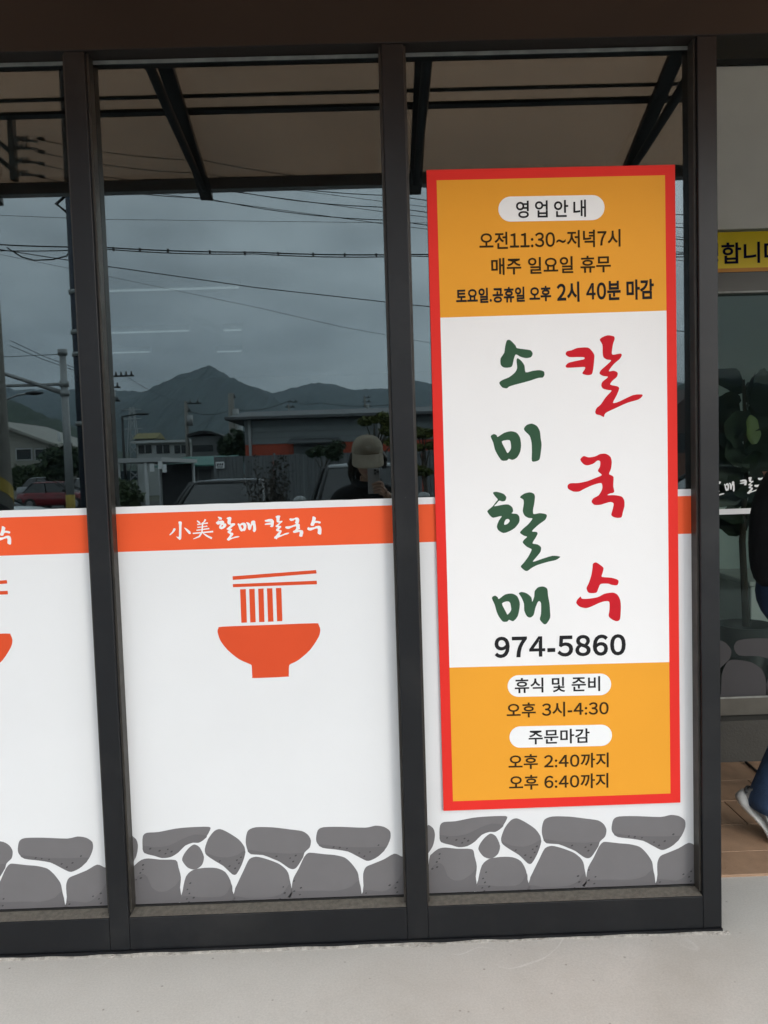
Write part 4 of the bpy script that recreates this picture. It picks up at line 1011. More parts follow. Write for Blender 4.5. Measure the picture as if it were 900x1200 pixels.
# --- trees, hedges, shrubs
def blob_at(px_, py_, Y, r): return (street(px_, py_, Y), r)
b0 = street(345+95, 560, 17)
tree('pine_tree', 'clipped pine with olive green cloud shaped pads behind the photographer cap', (b0.x, -17, -.16), 3.3, [blob_at(428, 494, 17, .20), blob_at(438, 492, 17, .16), blob_at(449, 489, 17, .22), blob_at(456, 504, 17, .26), blob_at(460, 518, 17, .22), blob_at(463, 492, 17, .2), blob_at(452, 496, 17, .14)], M_olive, 300, .055, .08, squash=.6)
b0 = street(497, 575, 16)
tree('pine_tree', 'small clipped pine with layered round pads just left of the poster', (b0.x, -16, -.16), 3, [blob_at(489, 507, 16, .24), blob_at(499, 508, 16, .22), blob_at(505, 522, 16, .16), blob_at(490, 524, 16, .14), blob_at(492, 551, 16, .22), blob_at(501, 553, 16, .16)], M_olive, 340, .05, .07, squash=.6)
b0 = street(378, 560, 21)
tree('shrub', 'dark green garden bush rising above fence beside the shutter door', (b0.x, -21, -.16), 2.4, [blob_at(374, 529, 21, .24), blob_at(386, 530, 21, .22), blob_at(395, 523, 21, .3), blob_at(393, 533, 21, .26), blob_at(365, 531, 21, .16)], M_dkgreen, 200, .07, .05, cat='shrub')
b0 = street(275, 560, 45)
tree('tree', 'dark bushy tree between the arched building and the pale pole', (b0.x, -45, -.16), 4, [blob_at(277, 519, 45, 1.1), blob_at(272, 527, 45, .9), blob_at(281, 528, 45, 1.0), blob_at(268, 520, 45, .6)], M_dkgreen, 260, .22, .15)
b0 = street(68, 565, 46)
tree('tree', 'dense dark round tree behind the traffic mast', (b0.x, -46, -.16), 3.6, [blob_at(64, 541, 46, 1.15), blob_at(74, 537, 46, 1.25), blob_at(88, 540, 46, 1.25), blob_at(97, 545, 46, 1.1), blob_at(70, 551, 46, 1.0)], M_dkgreen, 420, .2, .12)
b0 = street(38, 565, 49)
hd = thing('hedge', 'low trimmed green hedge in front of the cream house', 'hedge', (b0.x, -49, -.16))
b = MB(); leaves(b, [blob_at(20+q*5.5, 554+(q % 2)*1.5, 49, .6) for q in range(8)]+[blob_at(20+q*5.5, 563, 49, .75) for q in range(8)], 170, .15, 5); b.build('foliage', M_green, hd, recalc=False)
b = MB()
for q in range(5): e = street(22+q*9, 566, 49); b.tube([(e.x, -49, -.16), (e.x, -49, e.z)], .04, 5)
o = b.build('stems', M_trunk, hd); o['kind'] = 'stuff'
b0 = street(144, 590, 11)
tree('shrub', 'dull green bush under the carport by the left mullion', (b0.x, -11, -.13), 1.2, [blob_at(139, 571, 11, .2), blob_at(150, 574, 11, .22), blob_at(145, 582, 11, .24), blob_at(156, 584, 11, .2), blob_at(136, 586, 11, .2)], M_green, 200, .05, .03, cat='shrub')
# twiggy reddish shrub standing between the two cars
Yt = 7.2; b0 = street(314, 640, Yt)
ss = thing('shrub', 'sparse twiggy dark shrub standing between the black car and the silver van', 'shrub', (b0.x, -Yt, -.13))
b = MB(); tips = []; rr = random.Random(12)
for q in range(15):
    e = street(rr.choice((288, 295, 300, 309, 314, 318, 327, 333, 336, 340)) + rr.uniform(-3, 3), rr.uniform(533, 568), Yt+rr.uniform(-.25, .25))
    m_ = Vector((b0.x+(e.x-b0.x)*.35, e.y*.5-Yt*.5, .55)); b.tube([(b0.x+rr.uniform(-.04, .04), -Yt, -.13), m_, e], [.012, .008, .003], 5); tips += [(m_.lerp(e, t), .085) for t in (.25, .45, .6, .75, .9, 1)]
b.build('stems', M_trunk, ss)
b = MB(); leaves(b, tips, 9, .026, 3); b.build('foliage', M_rust, ss, recalc=False)

# --- cars
M_tyre = mat('tyre', (.012, .012, .012), .85); M_rim = mat('alloy', (.35, .35, .36), .35, .8, .05); M_lampw = mat('lamp_glass', (.55, .57, .58), .15); M_lampr = mat('tail_lamp', (.30, .012, .012), .25)
M_carglass = mat('car_glass', (.010, .012, .013), .06, 0, 0, spec=.7); M_black = mat('black_plastic', (.012, .012, .012), .6)
def paint(name, c, r=.22): return mat(name, c, r, 0, .03, 2, spec=.6)
def car(name, label, loc, rz, L_, Wd, H, pm, van=False):
    t = thing(name, label, 'car', loc, rz)
    hw = Wd/2; zb = .22; belt = H*.62 if not van else H*.60
    st = [(-L_/2, .80, .42, belt*.80), (-L_/2+.10, .93, .27, belt*.97), (-L_*.36, .99, zb, belt), (-L_*.1, 1, zb, belt), (L_*.15, 1, zb, belt*.985), (L_*.30, .985, zb, belt*.93), (L_*.42, .95, zb, belt*.84), (L_/2-.10, .88, .26, belt*.74), (L_/2, .72, .40, belt*.58)]
    rings = []
    for x, w, z0, z1 in st:
        w *= hw; rings.append([Vector(q) for q in ((x, -w*.9, z0), (x, -w, z0+.12), (x, -w, z0+(z1-z0)*.55), (x, -w*.95, z1-.05), (x, -w*.86, z1), (x, 0, z1+.035), (x, w*.86, z1), (x, w*.95, z1-.05), (x, w, z0+(z1-z0)*.55), (x, w, z0+.12), (x, w*.9, z0))])
    b = MB(); b.loft(rings, 0, True); body = b.build('body', pm, t, local=True)
    r0, r1 = (-L_*.42, L_*.24); q0, q1 = (-L_*.30, L_*.04)
    if van: r0, r1, q0, q1 = -L_*.47, L_*.30, -L_*.43, L_*.12
    def rr(x0, x1, w, z, f):
        return [Vector(q) for q in ((x0, -w*f, z), (x0+.12, -w, z), ((x0+x1)/2, -w*1.02, z), (x1-.18, -w, z), (x1, -w*f, z), (x1+.04, 0, z), (x1, w*f, z), (x1-.18, w, z), ((x0+x1)/2, w*1.02, z), (x0+.12, w, z), (x0, w*f, z), (x0-.04, 0, z))]
    lo = rr(r0, r1, hw*.87, belt-.03, .86); hi = rr(q0, q1, hw*.70, H-.07, .86); top = rr(q0+.12, q1-.12, hw*.58, H-.02, .8); tt_ = rr(q0+.4, q1-.4, hw*.3, H, .8)
    b = MB(); b.loft([lo, hi], 0, False); b.build('windows', M_carglass, t, local=True)
    b = MB(); out = [p+Vector((0, 0, -.005))+(Vector((p.x-(q0+q1)/2, p.y, 0)).normalized()*.02) for p in hi]; b.loft([out, top, tt_], 0, True); b.build('roof', pm, t, local=True)
    for k_ in (0, 1, 2, 3, 4, 6, 7, 8, 9, 10):
        if k_ in (1, 9): continue
        b = MB(); o_ = lambda p: p+Vector((0, math.copysign(.012, p.y), .012)); b.tube([o_(lo[k_]), o_(hi[k_])], .030, 6); b.build('pillar', M_black, t, local=True)
    for sx_ in (-1, 1):
        for sy_ in (-1, 1):
            cx, cy = sx_*L_*.30, sy_*(hw-.06); wr = .32
            wh_ = thing  # wheel: tyre with rim
            prof = [(.19, -.10), (.27, -.115), (wr, -.08), (wr+.005, 0), (wr, .08), (.27, .115), (.19, .10)]
            b = MB(); b.loft([[Vector((cx+r_*math.cos(e*.2618), cy+d_, wr+r_*math.sin(e*.2618))) for e in range(24)] for r_, d_ in prof], 0, True, False); tyre = b.build('wheel', M_tyre, t, local=True)
            b = MB(); b.loft([[Vector((cx+r_*math.cos(e*.5236), cy+d_*sy_, wr+r_*math.sin(e*.5236))) for e in range(12)] for r_, d_ in ((.20, -.05), (.19, .09), (.12, .05), (.03, .075))], 0, True); b.build('rim', M_rim, tyre, local=True)
            b = MB(); b.ball((sx_*(L_/2-.14), sy_*hw*.66, belt*(.74 if sx_ > 0 else .84)), (.12, .2, .075), 12, 8); b.build('headlight' if sx_ > 0 else 'tail_lamp', M_lampw if sx_ > 0 else M_lampr, t, local=True)
    for sx_ in (-1, 1):
        b = MB(); b.box(sx_*L_/2-.07, sx_*L_/2+.05, -hw*.72, hw*.72, .30, .48); b.build('bumper', M_black if sx_ > 0 else pm, t, local=True, bevel=.03)
        b = MB(); x_ = sx_*(L_/2+.056); b.box(x_-.005, x_+.005, -.26, .26, .36, .47); b.build('number_plate', M_white_ink, t, local=True)
    for sy_ in (-1, 1):
        b = MB(); b.ball((r1-.35, sy_*(hw+.07), belt+.10), (.07, .11, .08), 10, 8); b.tube([(r1-.35, sy_*(hw*.84), belt+.02), (r1-.35, sy_*(hw+.05), belt+.08)], .02, 6); b.build('mirror', M_black if not van else pm, t, local=True)
        for e in (.08, -.16):
            b = MB(); b.box(L_*e-.08, L_*e+.08, sy_*hw*1.0-.012, sy_*hw*1.0+.012, belt-.17, belt-.14); b.build('door_handle', M_black, t, local=True)
    for sy_ in (-.35, .25):
        b = MB(); b.tube([(r1+.02, sy_*hw, belt+.005), (r1-.30, sy_*hw+.42, belt+.15)], .010, 5); b.build('wiper', M_black, t, local=True)
    return t
Yc = 8.4; p = street(236, 600, Yc); car('parked_car', 'black car parked facing the shop, low in the middle pane', (p.x, -Yc-2.1, -.13), R(90), 4.6, 1.84, 1.50, paint('black_paint', (.012, .012, .013), .12))
Yc = 8.6; p = street(423, 600, Yc); car('parked_van', 'silver van parked behind the photographer with pale roof', (p.x, -Yc-2.0, -.13), R(90), 4.6, 1.82, 1.70, paint('silver_paint', (.32, .33, .33), .3), True)
Yc = 37; p = street(60, 600, Yc); car('parked_car', 'dark red car parked behind the striped concrete pole', (p.x, -Yc-1.3, -.13), R(6), 4.2, 1.75, 1.50, paint('red_paint', (.17, .010, .016), .2))
Yc = 18; p = street(41, 600, Yc); car('parked_car', 'white car with only its bonnet visible beside the striped pole', (p.x-2.0, -Yc-.9, -.13), R(4), 4.3, 1.76, 1.42, paint('white_paint', (.62, .63, .63), .25))
Yc = 47; p = street(62, 600, Yc); car('parked_car', 'grey car with rounded roof parked beyond the red car', (p.x, -Yc, .10), R(20), 4.4, 1.8, 1.56, paint('grey_paint', (.26, .27, .28), .3))
Yc = 40; p = street(104, 600, Yc); car('parked_car', 'pale car half hidden behind the left mullion past the traffic mast', (p.x, -Yc, -.13), R(80), 4.4, 1.8, 1.66, paint('pale_paint', (.45, .46, .46), .3))
Yc = 10; p = street(815, 600, Yc); car('parked_car', 'blue grey car parked out beyond the right edge of the poster', (p.x+.9, -Yc-1, -.13), R(172), 4.4, 1.8, 1.46, paint('slate_paint', (.10, .12, .14), .25))
# yellow-roofed hut far off
p = street(170, 513, 75)
hu = thing('hut', 'tiny far hut with yellow sloping roof under the mountain', 'hut', (p.x, -75, -.16))
b = MB(); b.box(p.x-1.0, p.x+1.0, -78, -75, -.15, p.z-.1); b.build('wall', M_greywall, hu)
b = MB(); b.prism([(-74.6, p.z-.1), (-76.5, p.z+.55), (-78.4, p.z-.1)], p.x-1.2, p.x+1.2); b.build('roof', mat('yellow_roof', (.20, .17, .06), .7), hu)

# ================================================================== PEOPLE
M_skin = mat('skin', (.42, .25, .175), .55, 0, .06, 20, .05, 200)
M_hair = mat('dark_brown_hair', (.022, .013, .009), .5, 0, .3, 60)
M_cap = mat('beige_cap', (.33, .275, .205), .9, 0, .06, 40, .2, 400)
M_blacktop = mat('black_hoodie', (.009, .009, .011), .9, 0, .2, 30, .3, 200)
M_jeans = mat('blue_denim', (.042, .080, .165), .9, 0, .35, 14, .4, 260)
M_jeans2 = mat('dark_trousers', (.02, .02, .024), .9, 0, .2, 20)
M_shoe = mat('grey_mesh_shoe', (.36, .35, .335), .8, 0, .4, 45, .4, 300)
M_sole = mat('white_sole', (.74, .73, .69), .7, 0, .1, 30)
M_shoedark = mat('shoe_dark_trim', (.06, .06, .062), .6)
M_silver = mat('shoe_silver', (.42, .42, .41), .35, .4, .1, 30)
M_eye = mat('eye_white', (.7, .7, .68), .3); M_iris = mat('dark_iris', (.012, .008, .006), .2); M_lip = mat('lip', (.40, .13, .12), .5)
def skin(name, nodes, edges, m, parent, root=None, sub=2):
    names = list(nodes); off = base_of(parent)
    me = bpy.data.meshes.new(name); me.from_pydata([Vector(nodes[k][0])-off for k in names], [(names.index(a), names.index(c)) for a, c in edges], [])
    o = bpy.data.objects.new('tmp', me); C.objects.link(o)
    s_ = o.modifiers.new('s', 'SKIN'); s_.use_smooth_shade = True; s_.branch_smoothing = .6
    sv = me.skin_vertices[0].data
    for i, k in enumerate(names):
        r_ = nodes[k][1]; sv[i].radius = (r_, r_) if not isinstance(r_, tuple) else r_; sv[i].use_root = (k == (root or names[0]))
    d = o.modifiers.new('d', 'SUBSURF'); d.levels = sub; d.render_levels = sub
    bpy.context.view_layer.update()
    dg = bpy.context.evaluated_depsgraph_get(); nm = bpy.data.meshes.new_from_object(o.evaluated_get(dg)); bpy.data.objects.remove(o)
    nm.name = name; nm.materials.clear(); nm.materials.append(m)
    for p in nm.polygons: p.use_smooth = True
    r_ = bpy.data.objects.new(name, nm); C.objects.link(r_)
    if parent is not None: r_.parent = parent
    return r_
def head_rings(c, fwd, up=Vector((0, 0, 1)), s=1.0):
    """a head as one lofted surface: crown to neck; c is the centre between the ears"""
    fwd = Vector(fwd).normalized(); side = fwd.cross(up).normalized(); up = side.cross(fwd)
    prof = [(.118,.012,.012,.012,-.01), (.110,.040,.045,.045,-.008), (.092,.060,.068,.072,-.006), (.06,.072,.085,.092,-.004), (.025,.0755,.090,.097,-.004), (.0,.0745,.089,.095,-.003), (-.03,.071,.088,.084,0), (-.06,.064,.087,.064,.002), (-.085,.054,.084,.046,.004), (-.105,.040,.078,.034,.006), (-.118,.024,.060,.03,.008), (-.12,.05,.040,.052,-.012), (-.15,.05,.036,.05,-.02), (-.19,.055,.04,.052,-.026)]
    rings = []; n = 28
    for z, w, df, db, cy in prof:
        ring = []
        for k in range(n):
            a = 2*math.pi*k/n; ca, sa = math.cos(a), math.sin(a)
            y = (df if ca > 0 else db)*ca; x = w*sa
            e = abs(sa)
            if ca > .75:                                   # nose, eye sockets
                g = max(0, 1-abs(math.atan2(sa, ca))/.30)
                y += g*(.026*math.exp(-((z+.045)/.014)**2)+.013*math.exp(-((z+.02)/.025)**2)+.006*math.exp(-((z+.078)/.008)**2))
            if ca > .3: y -= .007*math.exp(-((abs(math.atan2(sa, ca))-.40)/.2)**2)*math.exp(-((z+.002)/.016)**2)
            ring.append(c+(side*x+fwd*(y+cy)+up*z)*s)
        rings.append(ring)
    return rings[::-1], fwd, side, up
def make_head(t, c, fwd, s=1.0, up=Vector((0, 0, 1)), name='head'):
    rings, f, sd, u = head_rings(c, fwd, up, s)
    b = MB(); b.loft(rings, 0, True)
    for e in (-1, 1):
        b.ball(c+(sd*e*.077+f*-.004+u*-.018)*s, (.012*s, .02*s, .03*s), 10, 8)
        b.ball(c+(sd*e*.010+f*.108+u*-.052)*s, .009*s, 8, 6)
    h = b.build(name, M_skin, t)
    for e in (-1, 1):
        q = c+(sd*e*.032+f*.076+u*.0)*s
        b = MB(); b.ball(q, .0125*s, 12, 8); b.ball(q+f*.0085*s, .0062*s, 8, 6, 1); b.build('eye', [M_eye, M_iris], h)
        b = MB(); b.tube([c+(sd*e*.014+f*.090+u*.021)*s, c+(sd*e*.034+f*.086+u*.027)*s, c+(sd*e*.053+f*.072+u*.02)*s], [.003*s, .004*s, .002*s], 6); b.build('eyebrow', M_hair, h)
    b = MB(); b.tube([c+(sd*-.024+f*.084+u*-.079)*s, c+(f*.094+u*-.076)*s, c+(sd*.024+f*.084+u*-.079)*s], [.002*s, .0058*s, .002*s], 8); b.build('lips', M_lip, h)
    return h, f, sd, u

# --- the photographer, holding the telephone this picture was taken with
ph = thing('person', 'person in beige cap and black top mirrored in the middle pane, raising a telephone', 'person', (-.05, -2.52, 0.0))
HC = Vector((-.040, -2.44, 1.522))
px0 = -.055; by = -2.55
body = {'pelvis': ((px0, by, .90), (.13, .10)), 'waist': ((px0, by, 1.04), (.115, .085)), 'chest': ((px0, by+.005, 1.20), (.13, .095)), 'collar': ((px0, by+.01, 1.305), (.09, .07)), 'neck': ((px0+.008, by+.03, 1.37), .052), 'nape': ((HC.x, by+.055, 1.43), .05)}
be = [('pelvis', 'waist'), ('waist', 'chest'), ('chest', 'collar'), ('collar', 'neck'), ('neck', 'nape')]
RE, RW = (.215, -2.42, 1.10), (.055, -2.262, 1.305)
for sfx, e, sh, el, wr in (('L', -1, (px0-.175, by, 1.275), (px0-.235, by+.02, 1.01), (px0-.20, by+.16, .82)), ('R', 1, (px0+.175, by, 1.275), RE, RW)):
    body.update({'sh'+sfx: (sh, .055), 'el'+sfx: (el, .040), 'wr'+sfx: (wr, .027)})
    be += [('collar', 'sh'+sfx), ('sh'+sfx, 'el'+sfx), ('el'+sfx, 'wr'+sfx)]
    body.update({'hip'+sfx: ((px0+e*.085, by, .84), .085), 'kn'+sfx: ((px0+e*.095, by+.01, .47), .056), 'an'+sfx: ((px0+e*.10, by-.02, .09), .038), 'toe'+sfx: ((px0+e*.115, by+.12, .04), .032)})
    be += [('pelvis', 'hip'+sfx), ('hip'+sfx, 'kn'+sfx), ('kn'+sfx, 'an'+sfx), ('an'+sfx, 'toe'+sfx)]
bod = skin('body', body, be, M_skin, ph)
make_head(ph, HC, (.05, 1, -.17), 1.04)
top_ = {k: (v[0], (v[1][0]+.022, v[1][1]+.022) if isinstance(v[1], tuple) else v[1]+.02) for k, v in body.items() if k in ('pelvis', 'waist', 'chest', 'collar', 'neck', 'shL', 'elL', 'wrL', 'shR', 'elR', 'wrR')}
top_['neck'] = ((px0+.005, by+.02, 1.36), .066)
w_ = Vector(RW).lerp(Vector(RE), .12); top_['wrR'] = (tuple(w_), .043); w_ = Vector(top_['wrL'][0]).lerp(Vector(top_['elL'][0]), .12); top_['wrL'] = (tuple(w_), .043)
skin('hoodie', top_, [e for e in be if e[0] in top_ and e[1] in top_], M_blacktop, ph)
b = MB(); n = 24                                     # folded hood round the neck
b.loft([[Vector((px0+.006+math.cos(a)*(.078+r_*math.cos(q)), by+.015+math.sin(a)*(.075+r_*math.cos(q)), 1.365+.02*math.sin(a)*-1+r_*math.sin(q))) for q in [2*math.pi*j/10 for j in range(10)]] for a, r_ in [(2*math.pi*k/n, .026) for k in range(n+1)]], 0, True, False); b.build('hood', M_blacktop, ph)
leg_ = {k: (v[0], (v[1][0]+.014, v[1][1]+.014) if isinstance(v[1], tuple) else v[1]+.016) for k, v in body.items() if k[:3] in ('pel', 'hip', 'knL', 'knR', 'anL', 'anR')}
skin('trousers', leg_, [e for e in be if e[0] in leg_ and e[1] in leg_], M_jeans2, ph)
def shoe(t, heel, toe, m, up=Vector((0, 0, 1)), k=1.0, ball=None):
    """a chunky running shoe; ball, if given, is where a lifted heel bends the sole"""
    heel, toe = Vector(heel), Vector(toe); bl = Vector(ball) if ball else heel.lerp(toe, .64)
    L0 = (bl-heel).length/.64
    def frame(f, up_): f = f.normalized(); sd = f.cross(up_).normalized(); return f, sd*k, sd.cross(f)*k
    F1, F2 = frame(bl-heel, Vector(up)), frame(toe-bl, Vector((0, 0, 1)) if ball else Vector(up))
    def P(x, w, z):
        a = min(1, max(0, (x-.54)/.2)); a = a*a*(3-2*a)
        p = heel+F1[0]*(L0*x) if x < .64 else bl+F2[0]*(L0*(x-.64))
        return p+(F1[1].lerp(F2[1], a))*w+(F1[2].lerp(F2[2], a))*z
    def rings(prof): return [[P(x, w*math.cos(q), z0+(z1-z0)*(math.sin(q)*.5+.5)) for q in [2*math.pi*j/16 for j in range(16)]] for x, w, z0, z1 in prof]
    b = MB(); b.loft(rings([(-.02,.018,.03,.085),(.0,.030,.024,.108),(.06,.036,.02,.112),(.16,.037,.02,.108),(.28,.037,.02,.112),(.36,.038,.02,.104),(.45,.040,.02,.088),(.55,.043,.02,.076),(.65,.046,.02,.067),(.75,.045,.02,.062),(.85,.042,.02,.055),(.94,.031,.02,.046),(1.0,.012,.022,.036)]), 0, True); s1 = b.build('shoe', m, t)
    b = MB(); b.loft(rings([(-.06,.014,.006,.034),(-.03,.032,.0,.044),(.05,.040,-.004,.040),(.16,.042,-.002,.032),(.3,.041,.004,.030),(.45,.042,.006,.030),(.56,.046,.002,.028),(.66,.050,-.002,.026),(.78,.048,-.001,.026),(.9,.042,.004,.026),(.99,.026,.010,.030),(1.03,.008,.016,.028)]), 0, True); b.build('sole', M_sole, s1)
    for x in (.36, .43, .50, .57):
        b = MB(); z = .102-.21*(x-.36); b.tube([P(x, -.036, z-.026), P(x+.012, -.018, z-.004), P(x+.015, .018, z-.004), P(x, .036, z-.026)], .0042*k, 6); b.build('lace', M_sole, s1)
    for e in (-1, 1):
        for path in ([(.0,.031,.070),(.10,.0385,.052),(.22,.0395,.060),(.34,.0400,.048),(.5,.0435,.036),(.68,.0475,.034)], [(.03,.034,.092),(.14,.038,.080),(.26,.0385,.088)], [(.20,.0395,.032),(.30,.0395,.060),(.36,.0395,.078)], [(.44,.042,.034),(.50,.0415,.056),(.54,.036,.070)]):
            b = MB(); b.tube([P(x, e*w, z) for x, w, z in path], .0046*k, 6); b.build('side_stripe', M_silver, s1)
    b = MB(); b.tube([P(-.024, -.012, .094), P(-.030, 0, .100), P(-.024, .012, .094)], .006*k, 6); b.build('heel_tab', M_shoedark, s1)
    b = MB(); b.tube([P(-.012, -.031, .046), P(-.040, -.015, .046), P(-.046, 0, .046), P(-.040, .015, .046), P(-.012, .031, .046)], .0045*k, 6); b.build('heel_line', M_shoedark, s1)
    return s1
for e in (-1, 1): shoe(ph, (px0+e*.10, by-.07, .004), (px0+e*.125, by+.175, .004), M_shoe)
# cap with curved brim and a small stitched emblem, hair falling at the side
def cap(t, c, fwd, sd, u):
    fwd, sd, u = fwd*1.09, sd*1.09, u*1.09
    b = MB(); n = 28; prof = [(.128,.006,.006),(.124,.035,.037),(.112,.060,.066),(.090,.079,.090),(.062,.089,.103),(.035,.0915,.1075),(.028,.0905,.1065)]
    b.loft([[c+sd*(w*math.sin(a))+fwd*(d*math.cos(a)-.004)+u*z for a in [2*math.pi*k/n for k in range(n)]] for z, w, d in prof[::-1]], 0, True, True); cp_ = b.build('cap', M_cap, t)
    b = MB(); rows = []
    for j in range(7):
        tt_ = j/6; ring = []
        for k in range(15):
            a = -1.35+2.7*k/14; ext = .080*tt_*max(0, math.cos(a*1.05))**.6
            ring.append(c+sd*(math.sin(a)*(.0905+ext*.12))+fwd*(math.cos(a)*.106-.004+ext)+u*(.033-.062*tt_*(.5+.5*math.cos(a))-.020*math.sin(a)**2*tt_-.004))
        rows.append(ring)
    b.loft(rows, 0, True, False, False); b.loft([[p-u*.004 for p in r_] for r_ in rows], 0, True, False, False); b.build('brim', M_cap, cp_, recalc=False)
    b = MB(); q = lambda x, z: c+sd*x+fwd*(.107-.15*(z-.035)-x*x*4)+u*z
    for st_ in ([(-.012,.048),(-.012,.072),(.012,.048),(.012,.072)], [(-.009,.084-.006),(0,.064),(.009,.078)], [(0,.064),(0,.045)]): b.tube([q(*p) for p in st_], .0019, 5)
    b.build('emblem', mat('emblem_thread', (.55, .52, .46), .8), cp_)
    b = MB(); b.ball(c+u*.129-fwd*.004, .007, 8, 6); b.build('button', M_cap, cp_)
_, f_, s_d, u_ = head_rings(HC, (.05, 1, -.17))
cap(ph, HC, f_, s_d, u_)
b = MB(); rr = random.Random(4)
for k in range(60):
    a = math.radians(rr.uniform(95, 265)); w = .084; x0 = HC+s_d*(math.sin(a)*w)+f_*(math.cos(a)*.098)+u_*.03; ln = rr.uniform(.12, .19); wob = rr.uniform(0, 6)
    if math.sin(a) > .5: ln *= .6
    pts = [x0+s_d*(math.sin(a)*(.012*math.sin(q*1.3+wob)+.012*min(q, 2)))+f_*(math.cos(a)*.012*math.sin(q+wob))-u_*(ln*q/4) for q in range(5)]
    b.tube(pts, [.012, .014, .013, .011, .004], 6)
b.build('hair', M_hair, ph)
# telephone: the lens of this picture sits just behind the camera point
PHX, PHZ, PHY = -.004, 1.372, -2.2075
tel = thing('smartphone', 'pale smartphone held up in front of the capped photographer face', 'smartphone', (PHX, PHY, PHZ))
b = MB(); b.box(PHX-.0365, PHX+.0365, PHY-.008, PHY, PHZ-.075, PHZ+.077); b.build('phone_body', mat('phone_titanium', (.36, .36, .36), .35, .1), tel, bevel=.006)
b = MB(); b.box(PHX-.001, PHX+.033, PHY+.0003, PHY+.0015, PHZ+.037, PHZ+.073); b.build('camera_plate', mat('phone_glass', (.30, .30, .30), .15), tel, bevel=.001)
for x, z in ((.0085, .064), (.0085, .046), (.0245, .055)):
    b = MB(); b.tube([(PHX+x, PHY+.0016, PHZ+z), (PHX+x, PHY+.0032, PHZ+z)], .0072, 16); b.build('lens', M_steel, tel)
b = MB(); b.box(PHX-.0345, PHX+.0345, PHY-.0092, PHY-.0083, PHZ-.072, PHZ+.074); b.build('screen', mat('phone_screen', (.02, .02, .02), .1), tel)
# right hand closed round the lower half of the phone (palm below and behind, fingers across the back)
def hand_chain(t, wrist, palm, fingers, thumb):
    nodes = {'w': (wrist, .026), 'p0': (Vector(wrist).lerp(Vector(palm), .55), (.030, .022)), 'p': (palm, (.034, .018))}; ed = [('w', 'p0'), ('p0', 'p')]
    for i, ch in enumerate(fingers):
        prev = 'p'
        for j, q in enumerate(ch):
            k = 'f%d%d' % (i, j); nodes[k] = (q, [.0105, .0095, .0085, .0068][min(j, 3)]); ed.append((prev, k)); prev = k
    prev = 'p0'
    for j, q in enumerate(thumb):
        k = 't%d' % j; nodes[k] = (q, [.013, .0115, .0085][min(j, 2)]); ed.append((prev, k)); prev = k
    return skin('hand', nodes, ed, M_skin, t, 'w', 2)
pz = PHZ-.052; fy = PHY+.011
palm = Vector((PHX+.050, PHY-.022, pz-.018))
hand_chain(ph, Vector(RW), palm,
    [[(PHX+.049, PHY-.004, pz+.036-.020*i), (PHX+.038, fy+.003, pz+.046-.019*i), (PHX+.010, fy+.004, pz+.040-.018*i), (PHX-.016+.004*i, fy, pz+.030-.017*i)] for i in range(4)],
    [(PHX+.035, PHY-.030, pz+.00), (PHX+.030, PHY-.024, pz+.035), (PHX+.020, PHY-.019, pz+.058)])
LWp = Vector((px0-.20, by+.16, .82))
hand_chain(ph, LWp, LWp+Vector((.012, .045, -.075)), [[LWp+Vector((.02-.012*i, .05-.012*i, -.105)), LWp+Vector((.022-.011*i, .056-.012*i, -.135)), LWp+Vector((.024-.01*i, .05-.012*i, -.158+.004*abs(i-1)))] for i in range(4)], [LWp+Vector((.035, .04, -.05)), LWp+Vector((.045, .055, -.085))])

# --- person stepping out of the porch at the right edge
wp = thing('person', 'person in black jacket and blue jeans walking on the porch tiles, cut by right edge', 'person', (1.58, .62, .008))
hx, hy = 1.60, .62
PB = {'pelvis': ((hx, hy, .93), (.10, .13)), 'waist': ((hx-.01, hy, 1.07), (.08, .11)), 'chest': ((hx-.02, hy, 1.25), (.075, .105)), 'collar': ((hx+.02, hy, 1.38), (.055, .065)), 'neck': ((hx+.045, hy, 1.45), .052), 'nape': ((hx+.065, hy, 1.51), .05),
  'hipR': ((hx-.01, hy-.08, .86), .088), 'knR': ((hx-.01, hy-.10, .50), .060), 'anR': ((1.455, .545, .17), .038), 'toR': ((1.47, .525, .06), .03),
  'hipL': ((hx+.02, hy+.08, .86), .088), 'knL': ((hx+.20, hy+.05, .50), .060), 'anL': ((hx+.31, hy+.04, .10), .040), 'toL': ((hx+.44, hy+.02, .05), .032),
  'shR': ((hx-.01, hy-.165, 1.355), .042), 'elR': ((hx-.10, hy-.20, 1.10), .043), 'wrR': ((hx+.00, hy-.21, .86), .028),
  'shL': ((hx+.01, hy+.165, 1.355), .042), 'elL': ((hx+.08, hy+.22, 1.10), .043), 'wrL': ((hx+.22, hy+.20, .92), .028)}
pe = [('pelvis','waist'),('waist','chest'),('chest','collar'),('collar','neck'),('neck','nape'),('pelvis','hipR'),('hipR','knR'),('knR','anR'),('anR','toR'),('pelvis','hipL'),('hipL','knL'),('knL','anL'),('anL','toL'),('collar','shR'),('shR','elR'),('elR','wrR'),('collar','shL'),('shL','elL'),('elL','wrL')]
skin('body', PB, pe, M_skin, wp)
h2 = Vector((hx+.10, hy, 1.62)); make_head(wp, h2, (1, -.05, -.05), 1.0)
b = MB(); n = 24; _, f2, s2, u2 = head_rings(h2, (1, -.05, -.05))
b.loft([[h2+s2*(w*math.sin(a))+f2*(d*math.cos(a)-.016)+u2*z for a in [2*math.pi*k/n for k in range(n)]] for z, w, d in ((-.09,.070,.055),(-.05,.080,.072),(.0,.085,.086),(.05,.084,.098),(.09,.070,.085),(.118,.04,.05),(.127,.01,.012))], 0, True); b.build('hair', M_hair, wp)
